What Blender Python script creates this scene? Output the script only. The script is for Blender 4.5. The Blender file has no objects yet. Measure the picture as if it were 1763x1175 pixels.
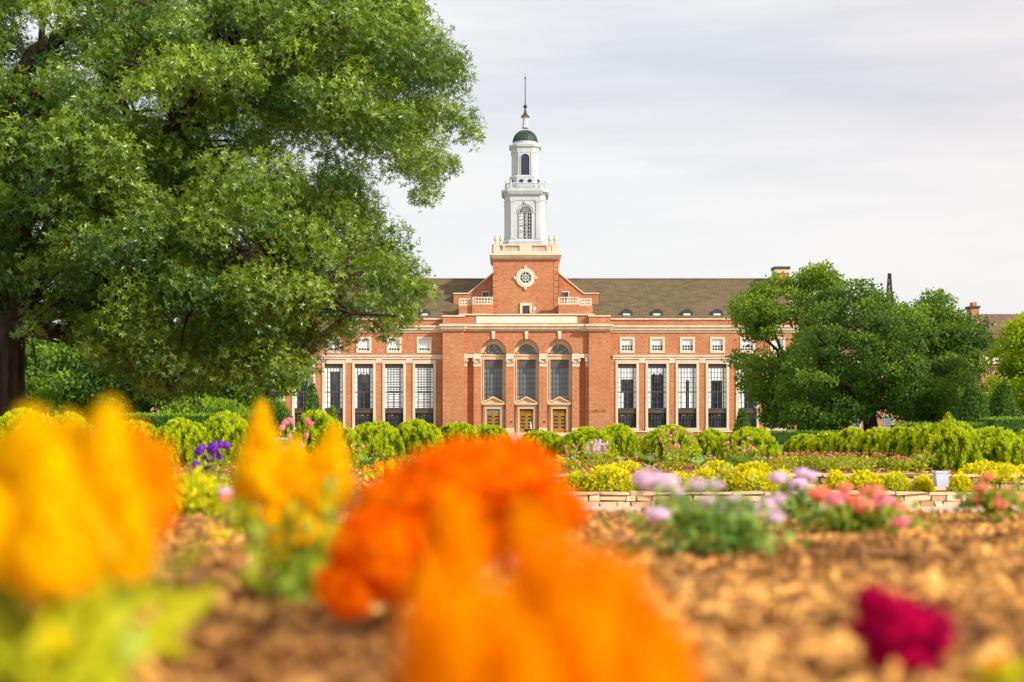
import bpy, math, random
import numpy as np
from mathutils import Vector, noise as mnoise
random.seed(7)
rng = np.random.default_rng(11)
R = math.radians
F = 2449.0            # focal length in photo pixels (50 mm on 36 mm, 1763 px wide)
CX, HY, EYE = 881.5, 735.0, 1.5
D = 223.0             # distance of the library front
S = bpy.context.scene
COL = S.collection

def W(px, py, Y):     # world point seen at a photo pixel at distance Y
    return ((px-CX)*Y/F, Y, EYE+(HY-py)*Y/F)
def WX(px, Y): return (px-CX)*Y/F
def WZ(py, Y): return EYE+(HY-py)*Y/F

# ------------------------------------------------------------------ materials
MATS = {}
def new_mat(name):
    m = bpy.data.materials.new(name); m.use_nodes = True
    nt = m.node_tree; nt.nodes.clear()
    out = nt.nodes.new('ShaderNodeOutputMaterial')
    MATS[name] = m
    return m, nt, out
def N(nt, t, **kw):
    n = nt.nodes.new(t)
    for k, v in kw.items():
        if k in n.inputs: n.inputs[k].default_value = v
        else: setattr(n, k, v)
    return n
def L(nt, a, b): nt.links.new(a, b)
def rgb(c): return (c[0], c[1], c[2], 1)
def mixc(nt, fac, a, b):
    n = nt.nodes.new('ShaderNodeMix'); n.data_type = 'RGBA'
    for sock, v in ((0, fac), (6, a), (7, b)):
        if hasattr(v, 'node'): L(nt, v, n.inputs[sock])
        elif sock == 0: n.inputs[0].default_value = v
        else: n.inputs[sock].default_value = rgb(v)
    return n.outputs[2]
def ramp(nt, src, a, b):
    n = nt.nodes.new('ShaderNodeMapRange'); n.inputs[1].default_value = a; n.inputs[2].default_value = b
    L(nt, src, n.inputs[0]); return n.outputs[0]
def coords(nt, sx=1, sy=1, sz=1):
    tc = nt.nodes.new('ShaderNodeTexCoord'); mp = nt.nodes.new('ShaderNodeMapping')
    mp.inputs['Scale'].default_value = (sx, sy, sz); L(nt, tc.outputs['Object'], mp.inputs[0])
    return mp.outputs[0]
def noise(nt, vec, scale, detail=4, rough=.55):
    n = nt.nodes.new('ShaderNodeTexNoise'); n.inputs['Scale'].default_value = scale
    n.inputs['Detail'].default_value = detail; n.inputs['Roughness'].default_value = rough
    L(nt, vec, n.inputs['Vector']); return n.outputs[0]
def principled(nt, out, col, rough=.7, spec=.3, metal=0, bump=None, bd=.02):
    p = nt.nodes.new('ShaderNodeBsdfPrincipled')
    if hasattr(col, 'node'): L(nt, col, p.inputs['Base Color'])
    else: p.inputs['Base Color'].default_value = rgb(col)
    p.inputs['Roughness'].default_value = rough; p.inputs['Metallic'].default_value = metal
    p.inputs['Specular IOR Level'].default_value = spec
    if bump is not None:
        b = nt.nodes.new('ShaderNodeBump'); b.inputs['Distance'].default_value = bd; b.inputs['Strength'].default_value = .7
        L(nt, bump, b.inputs['Height']); L(nt, b.outputs[0], p.inputs['Normal'])
    L(nt, p.outputs[0], out.inputs[0]); return p
def simple(name, c1, c2, scale=1.0, rough=.7, spec=.3, metal=0, str_=(1,1,1), bd=0.01, lo=.35, hi=.65):
    m, nt, out = new_mat(name)
    v = coords(nt, *str_)
    n = noise(nt, v, scale, 6)
    principled(nt, out, mixc(nt, ramp(nt, n, lo, hi), c1, c2), rough, spec, metal, n, bd)
    return m
def brick_mat(name, a, b, dark, mortar):
    m, nt, out = new_mat(name)
    tc = nt.nodes.new('ShaderNodeTexCoord'); sp = nt.nodes.new('ShaderNodeSeparateXYZ'); L(nt, tc.outputs['Object'], sp.inputs[0])
    ad = N(nt, 'ShaderNodeMath', operation='ADD'); L(nt, sp.outputs[0], ad.inputs[0]); L(nt, sp.outputs[1], ad.inputs[1])
    cb = nt.nodes.new('ShaderNodeCombineXYZ'); L(nt, ad.outputs[0], cb.inputs[0]); L(nt, sp.outputs[2], cb.inputs[1])
    bt = nt.nodes.new('ShaderNodeTexBrick'); L(nt, cb.outputs[0], bt.inputs['Vector'])
    bt.inputs['Scale'].default_value = 1; bt.inputs['Brick Width'].default_value = .62; bt.inputs['Row Height'].default_value = .19
    bt.inputs['Mortar Size'].default_value = .022; bt.inputs['Bias'].default_value = -.1
    bt.inputs['Color1'].default_value = rgb(a); bt.inputs['Color2'].default_value = rgb(b); bt.inputs['Mortar'].default_value = rgb(mortar)
    mp = nt.nodes.new('ShaderNodeMapping'); mp.inputs['Scale'].default_value = (1.3, 4.5, 1); L(nt, cb.outputs[0], mp.inputs[0])
    n1 = noise(nt, mp.outputs[0], 1.1, 5, .75)
    c = mixc(nt, ramp(nt, n1, .50, .70), bt.outputs['Color'], dark)
    n2 = noise(nt, cb.outputs[0], .18, 4)
    c2 = mixc(nt, ramp(nt, n2, .35, .7), c, mixc(nt, .55, c, b))
    mp2 = nt.nodes.new('ShaderNodeMapping'); mp2.inputs['Scale'].default_value = (1.6, .12, 1); L(nt, cb.outputs[0], mp2.inputs[0])
    n3 = noise(nt, mp2.outputs[0], 1.0, 5, .6); c2 = mixc(nt, ramp(nt, n3, .50, .78), c2, mixc(nt, .45, c2, (.30,.20,.15)))
    principled(nt, out, c2, .85, .2, 0, bt.outputs['Fac'], .01)
    return m
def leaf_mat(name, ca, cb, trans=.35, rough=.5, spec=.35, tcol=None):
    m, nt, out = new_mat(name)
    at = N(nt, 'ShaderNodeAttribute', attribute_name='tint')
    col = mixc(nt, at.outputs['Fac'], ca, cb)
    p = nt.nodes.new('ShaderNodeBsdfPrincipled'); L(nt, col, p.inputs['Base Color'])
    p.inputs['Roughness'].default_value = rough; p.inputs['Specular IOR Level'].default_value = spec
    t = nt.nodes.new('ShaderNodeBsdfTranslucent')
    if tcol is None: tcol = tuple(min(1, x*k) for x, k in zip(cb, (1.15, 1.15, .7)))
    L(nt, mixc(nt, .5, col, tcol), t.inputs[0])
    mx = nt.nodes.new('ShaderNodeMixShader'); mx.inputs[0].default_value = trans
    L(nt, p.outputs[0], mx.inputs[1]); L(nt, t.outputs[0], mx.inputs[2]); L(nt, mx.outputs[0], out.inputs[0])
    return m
def tint_mat(name, ca, cb, rough=.85, spec=.2, scale=30, bd=.004):
    m, nt, out = new_mat(name)
    at = N(nt, 'ShaderNodeAttribute', attribute_name='tint')
    v = coords(nt); n = noise(nt, v, scale, 5, .65)
    col = mixc(nt, at.outputs['Fac'], ca, cb)
    col = mixc(nt, ramp(nt, n, .3, .75), col, mixc(nt, .45, col, tuple(x*.45 for x in ca)))
    principled(nt, out, col, rough, spec, 0, n, bd)
    return m

M = MATS
brick_mat('brick', (.57,.20,.080), (.39,.12,.050), (.17,.09,.08), (.60,.38,.22))
brick_mat('brick_far', (.52,.20,.10), (.44,.16,.09), (.28,.16,.14), (.5,.36,.28))
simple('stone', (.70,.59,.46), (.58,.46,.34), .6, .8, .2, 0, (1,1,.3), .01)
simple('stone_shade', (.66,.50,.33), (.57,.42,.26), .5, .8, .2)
simple('frieze', (.78,.70,.60), (.75,.62,.47), .5, .8, .2, 0, (1.2,1,.1))
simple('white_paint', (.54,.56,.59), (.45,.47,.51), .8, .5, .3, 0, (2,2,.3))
simple('white_sash', (.78,.79,.78), (.70,.72,.72), 3, .5, .3)
simple('dark_metal', (.095,.068,.066), (.07,.05,.05), 2, .5, .4)
simple('dark_sash', (.085,.058,.062), (.12,.09,.095), 2, .5, .4)
simple('bronze', (.50,.26,.035), (.34,.16,.02), 1.5, .38, .5, .35)
simple('copper', (.018,.045,.030), (.045,.075,.035), 1.2, .55, .4, 0, (3,3,.3))
simple('iron', (.025,.022,.025), (.05,.045,.045), 3, .5, .4)
simple('rust', (.07,.03,.03), (.11,.05,.04), 3, .6, .4)
simple('lead', (.040,.034,.040), (.07,.06,.065), 2, .6, .3)
simple('plinth', (.66,.60,.55), (.55,.50,.47), 1, .8, .2)
simple('paving', (.70,.50,.40), (.60,.42,.34), 1.5, .85, .2, bd=.004)
simple('bark', (.026,.018,.014), (.06,.043,.033), 6, .9, .15, 0, (1,1,.25), .03)
simple('bark_grey', (.07,.055,.042), (.12,.095,.075), 6, .9, .15, 0, (1,1,.25), .03)
simple('blind', (.84,.90,.92), (.72,.79,.83), 3, .8, .1, 0, (4,4,.4))
simple('valance', (.62,.62,.57), (.52,.53,.50), 3, .8, .1)
simple('lamp_glow', (.60,.36,.06), (.5,.28,.04), 3, .6, .2)
simple('water_jet', (.85,.88,.92), (.75,.8,.85), 8, .3, .5)
simple('utility_grey', (.50,.54,.66), (.40,.44,.56), 4, .45, .4)
simple('camera_white', (.75,.75,.76), (.7,.7,.7), 4, .4, .4)
m, nt, out = new_mat('glass')
v = coords(nt, .8, 1, .5); n = noise(nt, v, .7, 3)
principled(nt, out, mixc(nt, ramp(nt, n, .4, .65), (.020,.025,.032), (.085,.105,.12)), .08, .6)
m, nt, out = new_mat('glass_grey')
v = coords(nt, .4, 1, .5); n = noise(nt, v, .5, 3)
principled(nt, out, mixc(nt, ramp(nt, n, .38, .62), (.12,.15,.165), (.17,.205,.22)), .1, .6)
# roof tiles
m, nt, out = new_mat('roof_tile')
v = coords(nt, 1, 1, 1)
sp = nt.nodes.new('ShaderNodeSeparateXYZ'); L(nt, v, sp.inputs[0])
cb = nt.nodes.new('ShaderNodeCombineXYZ'); L(nt, sp.outputs[0], cb.inputs[0]); L(nt, sp.outputs[2], cb.inputs[1])
bt = nt.nodes.new('ShaderNodeTexBrick'); L(nt, cb.outputs[0], bt.inputs['Vector'])
bt.inputs['Brick Width'].default_value = 1.1; bt.inputs['Row Height'].default_value = .22; bt.inputs['Scale'].default_value = 1
bt.inputs['Mortar Size'].default_value = .028; bt.inputs['Color1'].default_value = (.21,.15,.085,1); bt.inputs['Color2'].default_value = (.125,.095,.05,1); bt.inputs['Mortar'].default_value = (.06,.045,.03,1)
mp = nt.nodes.new('ShaderNodeMapping'); mp.inputs['Scale'].default_value = (.5, 4, 1); L(nt, cb.outputs[0], mp.inputs[0])
n1 = noise(nt, mp.outputs[0], .9, 6, .7)
n2 = noise(nt, v, .06, 3)
c = mixc(nt, ramp(nt, n1, .5, .75), bt.outputs['Color'], (.12,.115,.045))
c = mixc(nt, ramp(nt, n2, .42, .62), c, mixc(nt, .5, c, (.19,.12,.09)))
principled(nt, out, c, .85, .2, 0, bt.outputs['Fac'], .03)
simple('roof_far', (.22,.13,.09), (.13,.085,.07), 1.5, .9, .2, 0, (.5,1,5))
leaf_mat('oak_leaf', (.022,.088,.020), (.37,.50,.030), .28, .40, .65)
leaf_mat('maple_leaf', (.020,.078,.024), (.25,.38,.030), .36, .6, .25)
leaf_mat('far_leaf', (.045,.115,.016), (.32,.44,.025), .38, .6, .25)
leaf_mat('light_leaf', (.20,.32,.010), (.60,.66,.02), .4, .6, .25)
leaf_mat('yew_leaf', (.024,.075,.012), (.15,.27,.022), .2, .6, .25)
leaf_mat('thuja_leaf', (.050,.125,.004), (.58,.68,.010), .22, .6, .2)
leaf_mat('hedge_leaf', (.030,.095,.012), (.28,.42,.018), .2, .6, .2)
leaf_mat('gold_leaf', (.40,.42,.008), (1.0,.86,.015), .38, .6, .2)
leaf_mat('flower_leaf', (.10,.22,.02), (.42,.50,.04), .3, .5, .3)
leaf_mat('bed_leaf', (.17,.28,.02), (.62,.66,.05), .35, .6, .2)
leaf_mat('lime_leaf', (.34,.46,.01), (.88,.80,.02), .4, .5, .3)
leaf_mat('broad_leaf', (.09,.23,.030), (.38,.52,.10), .3, .45, .35)
leaf_mat('grass_blade', (.10,.22,.02), (.22,.38,.04), .2, .6, .2)
def petal(name, a, b, t=.3): return leaf_mat(name, a, b, t, .9, .03, b)
petal('pet_yellow', (1.0,.36,.0), (1.0,.80,.002), .45)
petal('pet_orange', (1.0,.19,.0), (1.0,.56,.0), .45)
petal('pet_fire', (.75,.07,.0), (1.0,.27,.0), .4)
petal('pet_crimson', (.05,.0,.022), (.52,.002,.055), .04)
petal('pet_lav', (.84,.52,.74), (1.0,.82,.93), .35)
petal('pet_pink', (.90,.16,.30), (1.0,.50,.52), .35)
petal('pet_salmon', (.95,.22,.10), (1.0,.48,.30), .35)
petal('pet_purple', (.12,.012,.36), (.34,.06,.72), .25)
petal('pet_zorange', (.85,.13,.01), (1.0,.30,.03), .25)
tint_mat('mulch', (.18,.07,.018), (.48,.23,.07), scale=14)
tint_mat('chip', (.20,.075,.02), (1.0,.51,.13), scale=45, bd=.002)
tint_mat('wall_stone', (.54,.34,.17), (.95,.74,.50), scale=9, bd=.02)
m, nt, out = new_mat('lawn')
v = coords(nt); n = noise(nt, v, .15, 6); n2 = noise(nt, v, 9, 3)
principled(nt, out, mixc(nt, ramp(nt, n, .35, .65), (.13,.24,.03), mixc(nt, n2, (.17,.30,.04), (.10,.19,.025))), .9, .1, 0, n2, .03)

# ------------------------------------------------------------------ mesh helpers
SPLIT = {'wing_wall','wing_stone_trim','wing_plinth','entrance_pier','attic_wall','attic_coping','keystone','brick_arch_ring','pilaster_base','impost_band','entrance_wall','cornice','dead_branch','spandrel','round_vent','painted_daylight','painted_lit_patch','ceiling_lamp','blind','stone_band'}
class MB:
    def __init__(s): s.v = []; s.f = []; s.m = []; s.t = []
    def add(s, vs, fs, mi=0, t=.5):
        o = len(s.v); s.v += [tuple(p) for p in vs]; s.t += [t]*len(vs)
        for f in fs: s.f.append(tuple(i+o for i in f)); s.m.append(mi)
        return s
    def box(s, x0, x1, y0, y1, z0, z1, mi=0, t=.5):
        return s.add([(x0,y0,z0),(x1,y0,z0),(x1,y1,z0),(x0,y1,z0),(x0,y0,z1),(x1,y0,z1),(x1,y1,z1),(x0,y1,z1)],
              [(0,3,2,1),(4,5,6,7),(0,1,5,4),(1,2,6,5),(2,3,7,6),(3,0,4,7)], mi, t)
    def pbox(s, px0, px1, py0, py1, a, b, mi=0, D0=None):      # front plane at D0+a read from the photo, back at D0+b
        d = D if D0 is None else D0; Y = d+a
        return s.box(WX(px0,Y), WX(px1,Y), Y, d+b, WZ(py1,Y), WZ(py0,Y), mi)
    def prism(s, pts, y0, y1, mi=0):        # polygon in XZ extruded along Y
        n = len(pts)
        vs = [(x,y0,z) for x,z in pts]+[(x,y1,z) for x,z in pts]
        fs = [tuple(range(n)), tuple(range(2*n-1,n-1,-1))]+[(i,i+n,(i+1)%n+n,(i+1)%n) for i in range(n)]
        return s.add(vs, fs, mi)
    def lathe(s, cx, cy, prof, n=24, mi=0, rot=0, cap=True):
        vs = []; fs = []
        for r, z in prof:
            for k in range(n):
                a = rot+2*math.pi*k/n; vs.append((cx+r*math.cos(a), cy+r*math.sin(a), z))
        for j in range(len(prof)-1):
            for k in range(n):
                fs.append((j*n+k, j*n+(k+1)%n, (j+1)*n+(k+1)%n, (j+1)*n+k))
        if cap: fs.append(tuple(range(n-1,-1,-1))); fs.append(tuple((len(prof)-1)*n+k for k in range(n)))
        return s.add(vs, fs, mi)
    def tube(s, pts, rad, n=6, mi=0, t=.5):
        vs = []; fs = []
        P = [Vector(p) for p in pts]
        for i, p in enumerate(P):
            d = (P[min(i+1,len(P)-1)]-P[max(i-1,0)])
            if d.length < 1e-9: d = Vector((0,0,1))
            d.normalize(); u = d.cross(Vector((0.13,1,0.07)))
            if u.length < .1: u = d.cross(Vector((1,0,0)))
            u.normalize(); w = d.cross(u)
            for k in range(n):
                a = 2*math.pi*k/n; vs.append(p+(u*math.cos(a)+w*math.sin(a))*rad[i])
        for i in range(len(P)-1):
            for k in range(n): fs.append((i*n+k, i*n+(k+1)%n, (i+1)*n+(k+1)%n, (i+1)*n+k))
        fs.append(tuple(range(n-1,-1,-1))); fs.append(tuple((len(P)-1)*n+k for k in range(n)))
        return s.add(vs, fs, mi, t)
    def ball(s, c, r, nu=10, nv=6, mi=0, t=.5, sz=1.0):
        prof = []
        for j in range(nv+1):
            a = -math.pi/2+math.pi*j/nv; prof.append((max(r*math.cos(a),r*.01), c[2]+r*sz*math.sin(a)))
        o = len(s.v); s.lathe(c[0], c[1], prof, nu, mi)
        for i in range(o, len(s.v)): s.t[i] = t
        return s
    def build(s, name, mats, parent=None, origin=None, smooth=False):
        if name in SPLIT:
            par = list(range(len(s.v)))
            def fd(a):
                while par[a] != a: par[a] = par[par[a]]; a = par[a]
                return a
            for f in s.f:
                for b in f[1:]: par[fd(b)] = fd(f[0])
            isl = {}
            for i in range(len(s.v)): isl.setdefault(fd(i), []).append(i)
            G = []
            for vi in isl.values():
                A = np.array([s.v[i] for i in vi]); lo, hi = A.min(0)-.06, A.max(0)+.06; mem = list(vi); keep_ = []
                for g in G:
                    if (g[0] <= hi).all() and (g[1] >= lo).all(): lo = np.minimum(lo,g[0]); hi = np.maximum(hi,g[1]); mem += g[2]
                    else: keep_.append(g)
                G = keep_+[[lo,hi,mem]]
            if len(G) > 1:
                grp = {}
                for gi, g in enumerate(G):
                    for i in g[2]: grp[i] = gi
                last = None
                for gi in range(len(G)):
                    sub = MB(); mp_ = {}
                    for i in sorted(G[gi][2]): mp_[i] = len(sub.v); sub.v.append(s.v[i]); sub.t.append(s.t[i])
                    for f, m_ in zip(s.f, s.m):
                        if grp[f[0]] == gi: sub.f.append(tuple(mp_[i] for i in f)); sub.m.append(m_)
                    last = sub._build(name, mats, parent, origin, smooth)
                return last
        return s._build(name, mats, parent, origin, smooth)
    def _build(s, name, mats, parent=None, origin=None, smooth=False):
        pw = wpos(parent); o = origin if origin is not None else pw
        me = bpy.data.meshes.new(name)
        me.from_pydata([(x-o[0],y-o[1],z-o[2]) for x,y,z in s.v], [], s.f)
        if isinstance(mats, str): mats = [mats]
        for mm in mats: me.materials.append(M[mm])
        me.polygons.foreach_set('material_index', s.m)
        a = me.attributes.new('tint', 'FLOAT', 'POINT'); a.data.foreach_set('value', s.t)
        if smooth: me.polygons.foreach_set('use_smooth', [True]*len(s.f))
        me.update()
        ob = bpy.data.objects.new(name, me); COL.objects.link(ob)
        ob.parent = parent; ob.location = (o[0]-pw[0], o[1]-pw[1], o[2]-pw[2])
        WP[ob.name] = tuple(o)
        return ob
WP = {}
def wpos(o): return (0,0,0) if o is None else WP[o.name]
def tag(o, label=None, cat=None, group=None, kind=None):
    if label: o['label'] = label
    if cat: o['category'] = cat
    if group: o['group'] = group
    if kind: o['kind'] = kind
    return o
def empty(name, loc, label=None, cat=None, group=None):
    o = bpy.data.objects.new(name, None); COL.objects.link(o); o.location = loc; o.empty_display_size = .2
    WP[o.name] = tuple(loc); tag(o, label, cat, group); return o
def np_obj(name, verts, quads, tint, mat, parent=None, origin=None, smooth=False):
    pw = wpos(parent); o = np.array(origin if origin is not None else pw, float)
    me = bpy.data.meshes.new(name)
    verts = np.asarray(verts, np.float32).reshape(-1,3)-o.astype(np.float32); quads = np.asarray(quads, np.int32)
    me.vertices.add(len(verts)); me.vertices.foreach_set('co', verts.ravel())
    k = quads.shape[1]
    me.loops.add(quads.size); me.loops.foreach_set('vertex_index', quads.ravel())
    me.polygons.add(len(quads)); me.polygons.foreach_set('loop_start', np.arange(0, quads.size, k, dtype=np.int32))
    if smooth: me.polygons.foreach_set('use_smooth', np.ones(len(quads), bool))
    a = me.attributes.new('tint', 'FLOAT', 'POINT'); a.data.foreach_set('value', np.asarray(tint, np.float32))
    me.materials.append(M[mat]); me.update(calc_edges=True)
    ob = bpy.data.objects.new(name, me); COL.objects.link(ob); ob.parent = parent
    ob.location = (o[0]-pw[0], o[1]-pw[1], o[2]-pw[2]); WP[ob.name] = tuple(o)
    return ob
def copy_tree(o, loc=None, parent=None):
    kids = [c for c in list(o.children)]
    c = o.copy(); COL.objects.link(c)
    if parent is not None: c.parent = parent
    if loc is not None: c.location = loc
    for k in kids: copy_tree(k, None, c)
    return c
def unit(a):
    n = np.linalg.norm(a, axis=-1, keepdims=True); return a/np.maximum(n, 1e-9)
def rand_dirs(n): return unit(rng.normal(size=(n,3)))
def kites(p, d, side, Ln, w):    # one four-cornered leaf each
    n = len(p); Ln = np.broadcast_to(np.asarray(Ln,float), (n,))[:,None]; w = np.broadcast_to(np.asarray(w,float), (n,))[:,None]
    v = np.stack([p, p+d*Ln*.5+side*w*.5, p+d*Ln, p+d*Ln*.5-side*w*.5], 1).reshape(-1,3)
    q = np.arange(n*4).reshape(n,4)
    return v, q
def perp(d): return unit(np.cross(d, rand_dirs(len(d))))

# ------------------------------------------------------------------ camera, light, sky
cam = bpy.data.cameras.new('camera'); co = bpy.data.objects.new('camera', cam); COL.objects.link(co)
co.location = (0,0,EYE); co.rotation_euler = (R(90),0,0)
cam.lens = 50.0; cam.sensor_width = 36; cam.shift_y = (HY-587.5)/1763.0; cam.clip_start = .05; cam.clip_end = 6000
cam.dof.use_dof = True; cam.dof.focus_distance = 150; cam.dof.aperture_fstop = 2.0
S.camera = co
SUN_EL, SUN_AZ = 30, 126       # azimuth clockwise from +Y (the view direction)
sl = bpy.data.lights.new('sun', 'SUN'); so = bpy.data.objects.new('sun', sl); COL.objects.link(so)
sl.energy = 5.0; sl.angle = R(3); sl.color = (1,.92,.80)
sd = Vector((math.sin(R(SUN_AZ))*math.cos(R(SUN_EL)), math.cos(R(SUN_AZ))*math.cos(R(SUN_EL)), math.sin(R(SUN_EL))))
so.rotation_euler = sd.to_track_quat('Z','Y').to_euler(); so.location = (60,-20,80)
w = bpy.data.worlds.new('World'); S.world = w; w.use_nodes = True; nt = w.node_tree; nt.nodes.clear()
wo = nt.nodes.new('ShaderNodeOutputWorld')
sky = nt.nodes.new('ShaderNodeTexSky'); sky.sky_type = 'NISHITA'; sky.sun_disc = False
sky.sun_elevation = R(SUN_EL); sky.sun_rotation = R(SUN_AZ)
b1 = nt.nodes.new('ShaderNodeBackground'); b1.inputs[1].default_value = .12; L(nt, sky.outputs[0], b1.inputs[0])
tc = nt.nodes.new('ShaderNodeTexCoord')
mp = nt.nodes.new('ShaderNodeMapping'); mp.inputs['Rotation'].default_value = (0, R(16), 0); mp.inputs['Scale'].default_value = (1.1,1.1,8); mp.inputs['Location'].default_value = (.35,0,.9); L(nt, tc.outputs['Generated'], mp.inputs[0])
n1 = noise(nt, mp.outputs[0], 1.05, 6, .5)
n2 = noise(nt, mp.outputs[0], 5, 4, .5)
sp = nt.nodes.new('ShaderNodeSeparateXYZ'); L(nt, tc.outputs['Generated'], sp.inputs[0])
cc = mixc(nt, ramp(nt, n1, .36, .52), (.60,.65,.73), (.88,.88,.885))
cc = mixc(nt, ramp(nt, sp.outputs[0], .10, .42), cc, mixc(nt, .6, cc, (.98,.86,.83)))
cc = mixc(nt, ramp(nt, sp.outputs[2], .20, .02), cc, (.87,.86,.85))
b2 = nt.nodes.new('ShaderNodeBackground'); b2.inputs[1].default_value = 1.0; L(nt, cc, b2.inputs[0])
mk = nt.nodes.new('ShaderNodeMapRange'); mk.inputs[1].default_value = .3; mk.inputs[2].default_value = .6; mk.inputs[3].default_value = .88; mk.inputs[4].default_value = .98
L(nt, n2, mk.inputs[0])
mx = nt.nodes.new('ShaderNodeMixShader'); L(nt, mk.outputs[0], mx.inputs[0]); L(nt, b1.outputs[0], mx.inputs[1]); L(nt, b2.outputs[0], mx.inputs[2])
L(nt, mx.outputs[0], wo.inputs[0])
S.view_settings.view_transform = 'Standard'; S.view_settings.look = 'None'; S.view_settings.exposure = 0.1; S.view_settings.gamma = 1
S.cycles.max_bounces = 6; S.cycles.transparent_max_bounces = 4; S.cycles.use_denoising = True
S.cycles.sample_clamp_indirect = 4

# ------------------------------------------------------------------ the ground
def h_bed(Y): return .24+.033*Y
def ground_z(x, Y):
    """garden surface: near bed, sunken path on the right, stone terraces, far bed"""
    px = CX+F*x/max(Y,.3)
    left = EYE-h_bed(min(Y,8.4)) if Y < 8.4 else None
    if Y < 8.4: z = EYE-h_bed(Y)
    else:
        zl = EYE-.5172+(Y-8.4)*(.58-(EYE-.5172))/(27.6-8.4) if Y < 27.6 else .58
        if Y < 9.0: zr = (EYE-.5172)+(0.03-(EYE-.5172))*(Y-8.4)/.6
        elif Y < 26.25: zr = .03
        elif Y < 27.75: zr = .27
        else: zr = .55
        k = min(1, max(0, (x+0.9)/.7)); z = zl*(1-k)+zr*k
    if Y >= 27.75:
        if Y < 34: z = z+(.73-z)*(Y-27.75)/6.25
        elif Y < 41: z = .73
        else: z = max(-.05, .73-(Y-41)*.06)
    return z
ys = np.concatenate([np.arange(.4,3,.03), np.arange(3,9.1,.06), np.arange(9.2,26,.5), np.array([26.0,26.2,26.24,26.26,26.5,27,27.5,27.74,27.76]), np.arange(28,56,.4)])
us = np.linspace(-.46,.46,230)
V = []; T = []
for Y in ys:
    for u in us:
        x = u*(Y+1.2)
        z = ground_z(x, Y)
        amp = .012+.02*min(1,max(0,(Y-1.5)/2.5)) if Y < 9 else (.03 if Y > 27.8 or x < -1 else .004)
        z += amp*(mnoise.noise(Vector((x*4,Y*4,0)))+.6*mnoise.noise(Vector((x*11,Y*11,3))))
        V.append((x,Y,z)); T.append(.5+.5*mnoise.noise(Vector((x*2.2,Y*2.2,5))))
nu = len(us); nn = len(ys)
idx = np.arange(nn*nu).reshape(nn,nu)
Q = np.stack([idx[:-1,:-1], idx[:-1,1:], idx[1:,1:], idx[1:,:-1]], -1).reshape(-1,4)
tag(np_obj('mulch_bed', V, Q, T, 'mulch', smooth=True), kind='structure')
mb = MB(); mb.box(-4000,4000,44,5500,-.4,0)
tag(mb.build('lawn', 'lawn'), kind='structure')
mb = MB(); mb.box(-400,400,-30,44,-.9,-.06); tag(mb.build('ground', 'lawn'), kind='structure')
mb = MB(); mb.box(-.7,16,8.95,26.2,-.2,.045); tag(mb.build('garden_path', 'paving'), kind='structure')
mb = MB(); mb.box(-60,60,168,214,-.1,.02); mb.box(-5,9,120,168,-.1,.024); tag(mb.build('forecourt_path', 'paving'), kind='structure')

# wood chips on the beds
def chips(n, ylo, yhi, lo, hi, ufrac=.42):
    a = rng.random(n)
    Y = np.sqrt(ylo**2+(yhi**2-ylo**2)*a) if yhi < 10 else ylo+(yhi-ylo)*a
    x = (rng.random(n)*2-1)*ufrac*(Y+.25)
    Ln = lo+(hi-lo)*rng.random(n)**1.6; wd = Ln*(.14+.34*rng.random(n)); th = Ln*(.04+.10*rng.random(n))
    z = np.array([ground_z(a_, b_) for a_, b_ in zip(x, Y)])+th*.5+.012*rng.random(n)
    d = rand_dirs(n); d[:,2] *= .45; d = unit(d); s = perp(d); s[:,2] *= .5; s = unit(s); u = np.cross(d, s)
    c = np.stack([x,Y,z],1)
    vs = []
    for a_, b_, e in ((-1,-1,-1),(1,-1,-1),(1,1,-1),(-1,1,-1),(-1,-1,1),(1,-1,1),(1,1,1),(-1,1,1)):
        j = .75+.35*rng.random((n,1))
        vs.append(c+d*(a_*Ln*.5)[:,None]*j+s*(b_*wd*.5)[:,None]*j+u*(e*th*.5)[:,None])
    v = np.stack(vs,1).reshape(-1,3)
    f = np.array([(0,3,2,1),(4,5,6,7),(0,1,5,4),(1,2,6,5),(2,3,7,6),(3,0,4,7)])
    q = (np.arange(n)[:,None,None]*8+f[None]).reshape(-1,4)
    pn = np.array([mnoise.noise(Vector((a_*1.7,b_*1.7,9.))) for a_, b_ in zip(x, Y)]); t = np.repeat(np.clip(rng.random(n)**1.05*(.9+.9*pn)+.25*pn,0,1), 8)
    return v, q, t
parts = [chips(7000,1.1,4,.02,.085), chips(15000,4,8.9,.025,.085), chips(6000,28,35,.06,.16,.40)]
v_, q_, t_ = chips(5000, 9.2, 27, .05, .13, .42); cxs = v_.reshape(-1,8,3)[:,:,0].mean(1); kp = cxs < -.6
v_ = v_.reshape(-1,8,3)[kp].reshape(-1,3); t_ = t_.reshape(-1,8)[kp].ravel(); q_ = q_[:len(v_)//8*6]; parts.append((v_, q_, t_))
nL = 4000
o = 0; VV=[];QQ=[];TT=[]
for v,q,t in parts: VV.append(v); QQ.append(q+o); TT.append(t); o += len(v)
tag(np_obj('wood_chips', np.concatenate(VV), np.concatenate(QQ), np.concatenate(TT), 'chip'), 'brown and tan wood chip mulch covering the flower beds', 'mulch', kind='stuff')

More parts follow.
